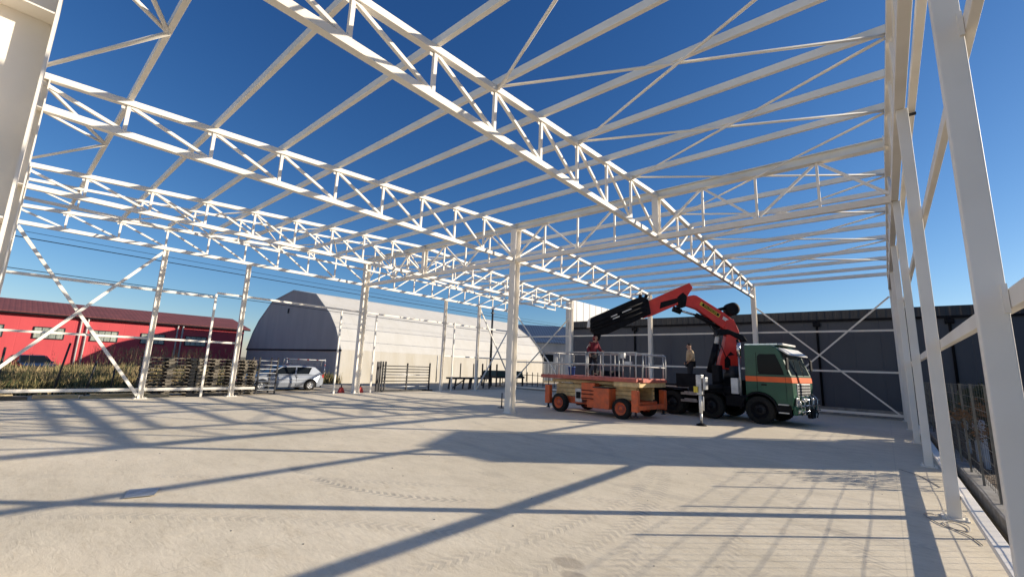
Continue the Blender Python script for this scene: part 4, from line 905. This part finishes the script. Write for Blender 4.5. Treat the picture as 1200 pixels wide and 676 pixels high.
# ------------------------------------------------------------------ people
def skin(name, verts, edges, radii, mat, parent=None, root=0, sub=2):
    me = bpy.data.meshes.new(name); me.from_pydata(verts, edges, []); o = bpy.data.objects.new(name, me); C.objects.link(o)
    me.materials.append(M[mat])
    s = o.modifiers.new('skin', 'SKIN'); sv = me.skin_vertices[0].data if me.skin_vertices else None
    if sv is None:
        bm = bmesh.new(); bm.from_mesh(me); bm.verts.layers.skin.verify(); bm.to_mesh(me); bm.free(); sv = me.skin_vertices[0].data
    for i, r in enumerate(radii):
        sv[i].radius = r if isinstance(r, tuple) else (r, r); sv[i].use_root = (i == root)
    s.use_smooth_shade = True
    u = o.modifiers.new('sub', 'SUBSURF'); u.levels = sub; u.render_levels = sub
    if parent is not None: o.parent = parent
    return o
def person(label, loc, rz, J, top_mat, leg_mat, hood=False):
    """J: joint positions in local metres, x = forward"""
    t_ = thing('person', label, 'person', loc, rz)
    V, E, Rr = [], [], []
    def add(p, r, par=None):
        V.append(tuple(p)); Rr.append(r); i = len(V) - 1
        if par is not None: E.append((par, i))
        return i
    v = {k: Vector(p) for k, p in J.items()}
    pel = add(v['pelvis'], (.14, .11)); ch = add(v['waist'], (.12, .10), pel); c2 = add(v['chest'], (.15, .11), ch); nk = add(v['neck'], .055, c2)
    hd = add(v['head'] - (v['head'] - v['neck']) * .25, (.075, .085), nk); h2 = add(v['head'] + Vector((0, 0, .06)), (.08, .095), hd); add(v['head'] + Vector((0, 0, .12)), (.05, .06), h2)
    for s in 'lr':
        sh_ = add(v['sh_' + s], .062, c2); el = add(v['el_' + s], .045, sh_); wr = add(v['wr_' + s], .028, el)
        d = (v['wr_' + s] - v['el_' + s]).normalized(); pm_ = add(v['wr_' + s] + d * .07, (.036, .018), wr)
        sd = d.orthogonal().normalized()
        for q, (o_, L) in enumerate(((-.030, .07), (-.010, .08), (.010, .075), (.030, .06))):
            a = add(v['wr_' + s] + d * .10 + sd * o_, .009, pm_); add(v['wr_' + s] + d * (.10 + L * .6) + sd * o_ * 1.1 + Vector((0, 0, -.008)), .008, a)
        add(v['wr_' + s] + d * .06 + sd * -.055, .010, wr)
        hp = add(v['hip_' + s], .10, pel); kn = add(v['kn_' + s], .062, hp); an = add(v['an_' + s], .040, kn); add(v['toe_' + s], .034, an)
    body = skin('body', V, E, Rr, 'skin', t_)
    # jacket
    V, E, Rr = [], [], []
    pel = add(v['pelvis'] + Vector((0, 0, .02)), (.185, .15)); ch = add(v['waist'], (.165, .14), pel); c2 = add(v['chest'], (.195, .15), ch); nk = add(v['neck'] - Vector((0, 0, .03)), .085, c2)
    for s in 'lr':
        sh_ = add(v['sh_' + s], .088, c2); el = add(v['el_' + s], .066, sh_); add(v['wr_' + s] - (v['wr_' + s] - v['el_' + s]) * .06, .046, el)
    skin('jacket', V, E, Rr, top_mat, t_)
    V, E, Rr = [], [], []
    pel = add(v['pelvis'] - Vector((0, 0, .01)), (.165, .135))
    for s in 'lr':
        hp = add(v['hip_' + s], .115, pel); kn = add(v['kn_' + s], .082, hp); add(v['an_' + s] + Vector((0, 0, .02)), .062, kn)
    skin('trousers', V, E, Rr, leg_mat, t_)
    for s in 'lr':
        V, E, Rr = [], [], []
        a = add(v['an_' + s] + Vector((-.02, 0, .03)), .055); b = add(v['an_' + s] + Vector((-.03, 0, -.035)), .052, a); add(v['toe_' + s] + Vector((0, 0, -.005)), (.045, .036), b)
        skin('boot', V, E, Rr, 'boot', t_)
    # face details and hair
    H = v['head']; f = MB()
    f.lathe(H + Vector((.095, 0, .02)), 'x', [(.012, -.02), (.014, .0), (.001, .022)], 8)
    f.build('nose', 'skin', t_)
    e_ = MB()
    for sy in (-1, 1): e_.lathe(H + Vector((.082, sy * .03, .055)), 'x', [(.010, -.01), (.008, .006), (.001, .008)], 8)
    e_.build('eyes', 'hair', t_); MB().box(H.x + .074, H.x + .088, H.y - .022, H.y + .022, H.z - .028, H.z - .02).build('mouth', 'lamp_red', t_)
    for sy in (-1, 1): MB().lathe(H + Vector((0, sy * .085, .04)), 'y', [(.001, -.015), (.028, -.01), (.028, .012), (.001, .015)], 10).build('ear', 'skin', t_)
    if hood:
        skin('hood', [tuple(H + Vector((-.07, 0, -.10))), tuple(H + Vector((-.045, 0, .04))), tuple(H + Vector((-.01, 0, .13)))], [(0, 1), (1, 2)], [.10, (.125, .115), (.09, .09)], top_mat, t_)
        MB().bar(tuple(v['sh_r'] + Vector((.02, -.07, -.02))), tuple(v['el_r'] + Vector((.02, -.07, .05))), .03, .02).build('sleeve_stripe', 'white', t_)
    else:
        skin('hair', [tuple(H + Vector((-.05, 0, .03))), tuple(H + Vector((-.01, 0, .125))), tuple(H + Vector((.05, 0, .145)))], [(0, 1), (1, 2)], [(.095, .085), (.098, .08), (.05, .04)], 'hair', t_)
    return t_
pos = wm(sl) @ Vector((-.42, 1.0, 1.48))
person('person in maroon hooded jacket leaning forward on the lift platform under the boom tip', tuple(pos), R(-20), dict(
    pelvis=(-.06, 0, .86), waist=(-.03, 0, 1.02), chest=(.03, 0, 1.25), neck=(.09, 0, 1.42), head=(.15, 0, 1.52),
    sh_l=(.03, .18, 1.33), el_l=(.12, .24, 1.08), wr_l=(.34, .20, 1.02), sh_r=(.03, -.18, 1.33), el_r=(-.06, -.25, 1.08), wr_r=(.10, -.28, .88),
    hip_l=(-.06, .09, .82), kn_l=(.06, .10, .46), an_l=(-.02, .11, .085), toe_l=(.14, .13, .04), hip_r=(-.06, -.09, .82), kn_r=(-.12, -.10, .47), an_r=(-.26, -.10, .085), toe_r=(-.10, -.12, .04)), 'hoodie', 'trousers', hood=True)
pos = wm(tk) @ Vector((-2.98, -.35, 1.285))
person('dark haired person in tan shirt standing on the truck bed looking at the lift', tuple(pos), R(-150), dict(
    pelvis=(0, 0, .90), waist=(0, 0, 1.05), chest=(.01, 0, 1.30), neck=(.02, 0, 1.48), head=(.04, 0, 1.58),
    sh_l=(0, .19, 1.38), el_l=(-.06, .30, 1.14), wr_l=(.08, .20, .96), sh_r=(0, -.19, 1.38), el_r=(-.05, -.28, 1.12), wr_r=(.10, -.22, .95),
    hip_l=(0, .09, .86), kn_l=(.03, .12, .47), an_l=(0, .13, .085), toe_l=(.16, .16, .04), hip_r=(0, -.09, .86), kn_r=(.02, -.11, .47), an_r=(0, -.12, .085), toe_r=(.16, -.15, .04)), 'tan_shirt', 'trousers').scale = (1.14, 1.14, 1.0)

# ------------------------------------------------------------------ small things on the floor
tag(MB().add([(-7.55, 1.42, .006), (-7.15, 1.30, .010), (-7.05, 1.58, .016), (-7.42, 1.72, .006), (-7.55, 1.42, .012), (-7.15, 1.30, .016), (-7.05, 1.58, .022), (-7.42, 1.72, .012)], [(0, 1, 2, 3), (7, 6, 5, 4), (0, 4, 5, 1), (1, 5, 6, 2), (2, 6, 7, 3), (3, 7, 4, 0)]).build('metal_offcut', 'galv'), 'small grey sheet metal offcut lying on the concrete at the left foreground', 'offcut')
pts = [(.66, 7.35, .01), (.60, 7.62, .01), (.48, 7.85, .01), (.40, 8.08, .01), (.50, 8.25, .012), (.62, 8.12, .018), (.60, 7.85, .012), (.42, 7.9, .01), (.28, 8.2, .01), (.24, 8.42, .01), (.34, 8.5, .01)]
def smooth_path(p, n=6):
    p = [Vector(q) for q in p]; o = []
    for i in range(len(p) - 1):
        a, b, c, d = p[max(i - 1, 0)], p[i], p[i + 1], p[min(i + 2, len(p) - 1)]
        for k in range(n):
            t = k / n; o.append(.5 * ((2 * b) + (c - a) * t + (2 * a - 5 * b + 4 * c - d) * t * t + (3 * b - a - 3 * c + d) * t ** 3))
    return o + [p[-1]]
tag(MB().tube(smooth_path(pts), .0055, 8).build('loose_cable', 'cable'), 'loose grey cable coiled round the foot of the second right hand column', 'cable')
tag(MB().tube(smooth_path([(.55, 10.7, .008), (.42, 11.3, .008), (.3, 11.7, .008), (.05, 12.1, .008)]), .006, 8).build('loose_cable', 'cable'), 'straight loose cable on the floor between the second and third right columns', 'cable')
sp_ = thing('floor_stake', 'short dark rebar stake on the floor left of the central column', 'stake', (-12.5, 14.25, 0))
MB().tube([(0, 0, 0), (0, 0, .62)], .025, 8).build('rod', 'dark_steel', sp_); MB().box(-.12, .12, -.12, .12, .002, .03).build('foot', 'dark_steel', sp_)
for k, (x, y, lab) in enumerate([(-22.45, 12.45, 'small red jack left of the foot of the gable ridge column'), (-22.4, 13.55, 'small red jack right of the foot of the gable ridge column')]):
    t_ = thing('red_jack', lab, 'jack', (x, y, 0), 0, 'red jacks by the gable column')
    MB().prism([(-.18, 0), (.18, 0), (.06, .30), (-.06, .30)], 'x', -.09, .09).build('base', 'redwhite', t_, bevel=.01); MB().tube([(0, 0, .3), (0, 0, .42)], .03, 8).build('screw', 'dark_steel', t_)
db = MB(); rr = random.Random(3)
for _ in range(150):
    x = rr.uniform(-14, .3); y = rr.uniform(1.0, 20); s = rr.uniform(.002, .007)
    db.box(x - s, x + s, y - s * rr.uniform(.5, 1.5), y + s, .001, .001 + s)
tag(db.build('floor_crumbs', 'curb'), 'tiny crumbs of mortar and stone scattered over the concrete floor', 'debris', kind='stuff')

# ------------------------------------------------------------------ camera
f, yaw, pitch, roll = 509.167485, 7.06712380e-01, 1.76589287e-01, 3.75802212e-02
fw = Vector((-math.sin(yaw) * math.cos(pitch), math.cos(yaw) * math.cos(pitch), math.sin(pitch)))
r_ = Vector((math.cos(yaw), math.sin(yaw), 0)); u_ = r_.cross(fw)
r2 = r_ * math.cos(roll) + u_ * math.sin(roll); u2 = -r_ * math.sin(roll) + u_ * math.cos(roll)
cd = bpy.data.cameras.new('camera'); co = bpy.data.objects.new('camera', cd); C.objects.link(co)
co.matrix_world = Matrix(((r2.x, u2.x, -fw.x, 0), (r2.y, u2.y, -fw.y, 0), (r2.z, u2.z, -fw.z, 1.75), (0, 0, 0, 1)))
cd.sensor_width = 36; cd.lens = f / 1200 * 36; cd.clip_end = 3000; cd.clip_start = .05
bpy.context.scene.camera = co

# ------------------------------------------------------------------ light
EL = R(20.5); SX, SY = 0.718, 0.696
w = bpy.data.worlds.new('World'); bpy.context.scene.world = w; w.use_nodes = True
t = w.node_tree; sk_ = t.nodes.new('ShaderNodeTexSky'); sk_.sky_type = 'NISHITA'; sk_.sun_disc = False
sk_.sun_elevation = EL; sk_.sun_rotation = math.atan2(SX, SY); sk_.altitude = 200; sk_.air_density = 1.0; sk_.dust_density = 0.3; sk_.ozone_density = 3.0
bg = t.nodes['Background']; bg.inputs['Strength'].default_value = 0.10
# deeper blue of the clear sky: a gentle per-channel contrast on the sky colour
K = 0.141; sc = t.nodes.new('ShaderNodeSeparateColor'); cc_ = t.nodes.new('ShaderNodeCombineColor'); t.links.new(sk_.outputs[0], sc.inputs[0])
for ch, p, k in ((0, 1.52, .90), (1, 1.22, .80), (2, 1.0, .86)):
    a = t.nodes.new('ShaderNodeMath'); a.operation = 'MULTIPLY'; a.inputs[1].default_value = K; t.links.new(sc.outputs[ch], a.inputs[0])
    b = t.nodes.new('ShaderNodeMath'); b.operation = 'POWER'; b.inputs[1].default_value = p; t.links.new(a.outputs[0], b.inputs[0])
    c = t.nodes.new('ShaderNodeMath'); c.operation = 'MULTIPLY'; c.inputs[1].default_value = k / K; t.links.new(b.outputs[0], c.inputs[0])
    t.links.new(c.outputs[0], cc_.inputs[ch])
t.links.new(cc_.outputs[0], bg.inputs['Color'])
ld = bpy.data.lights.new('sun', 'SUN'); ld.energy = 4.8; ld.angle = R(0.53); ld.color = (1.0, 0.88, 0.71)
lo = bpy.data.objects.new('sun', ld); C.objects.link(lo)
d = Vector((SX * math.cos(EL), SY * math.cos(EL), math.sin(EL)))
lo.rotation_euler = d.to_track_quat('Z', 'Y').to_euler()
s = bpy.context.scene
s.view_settings.view_transform = 'Standard'; s.view_settings.look = 'None'; s.view_settings.exposure = 0.5; s.view_settings.gamma = 1.0
s.render.resolution_x = 1024; s.render.resolution_y = 576
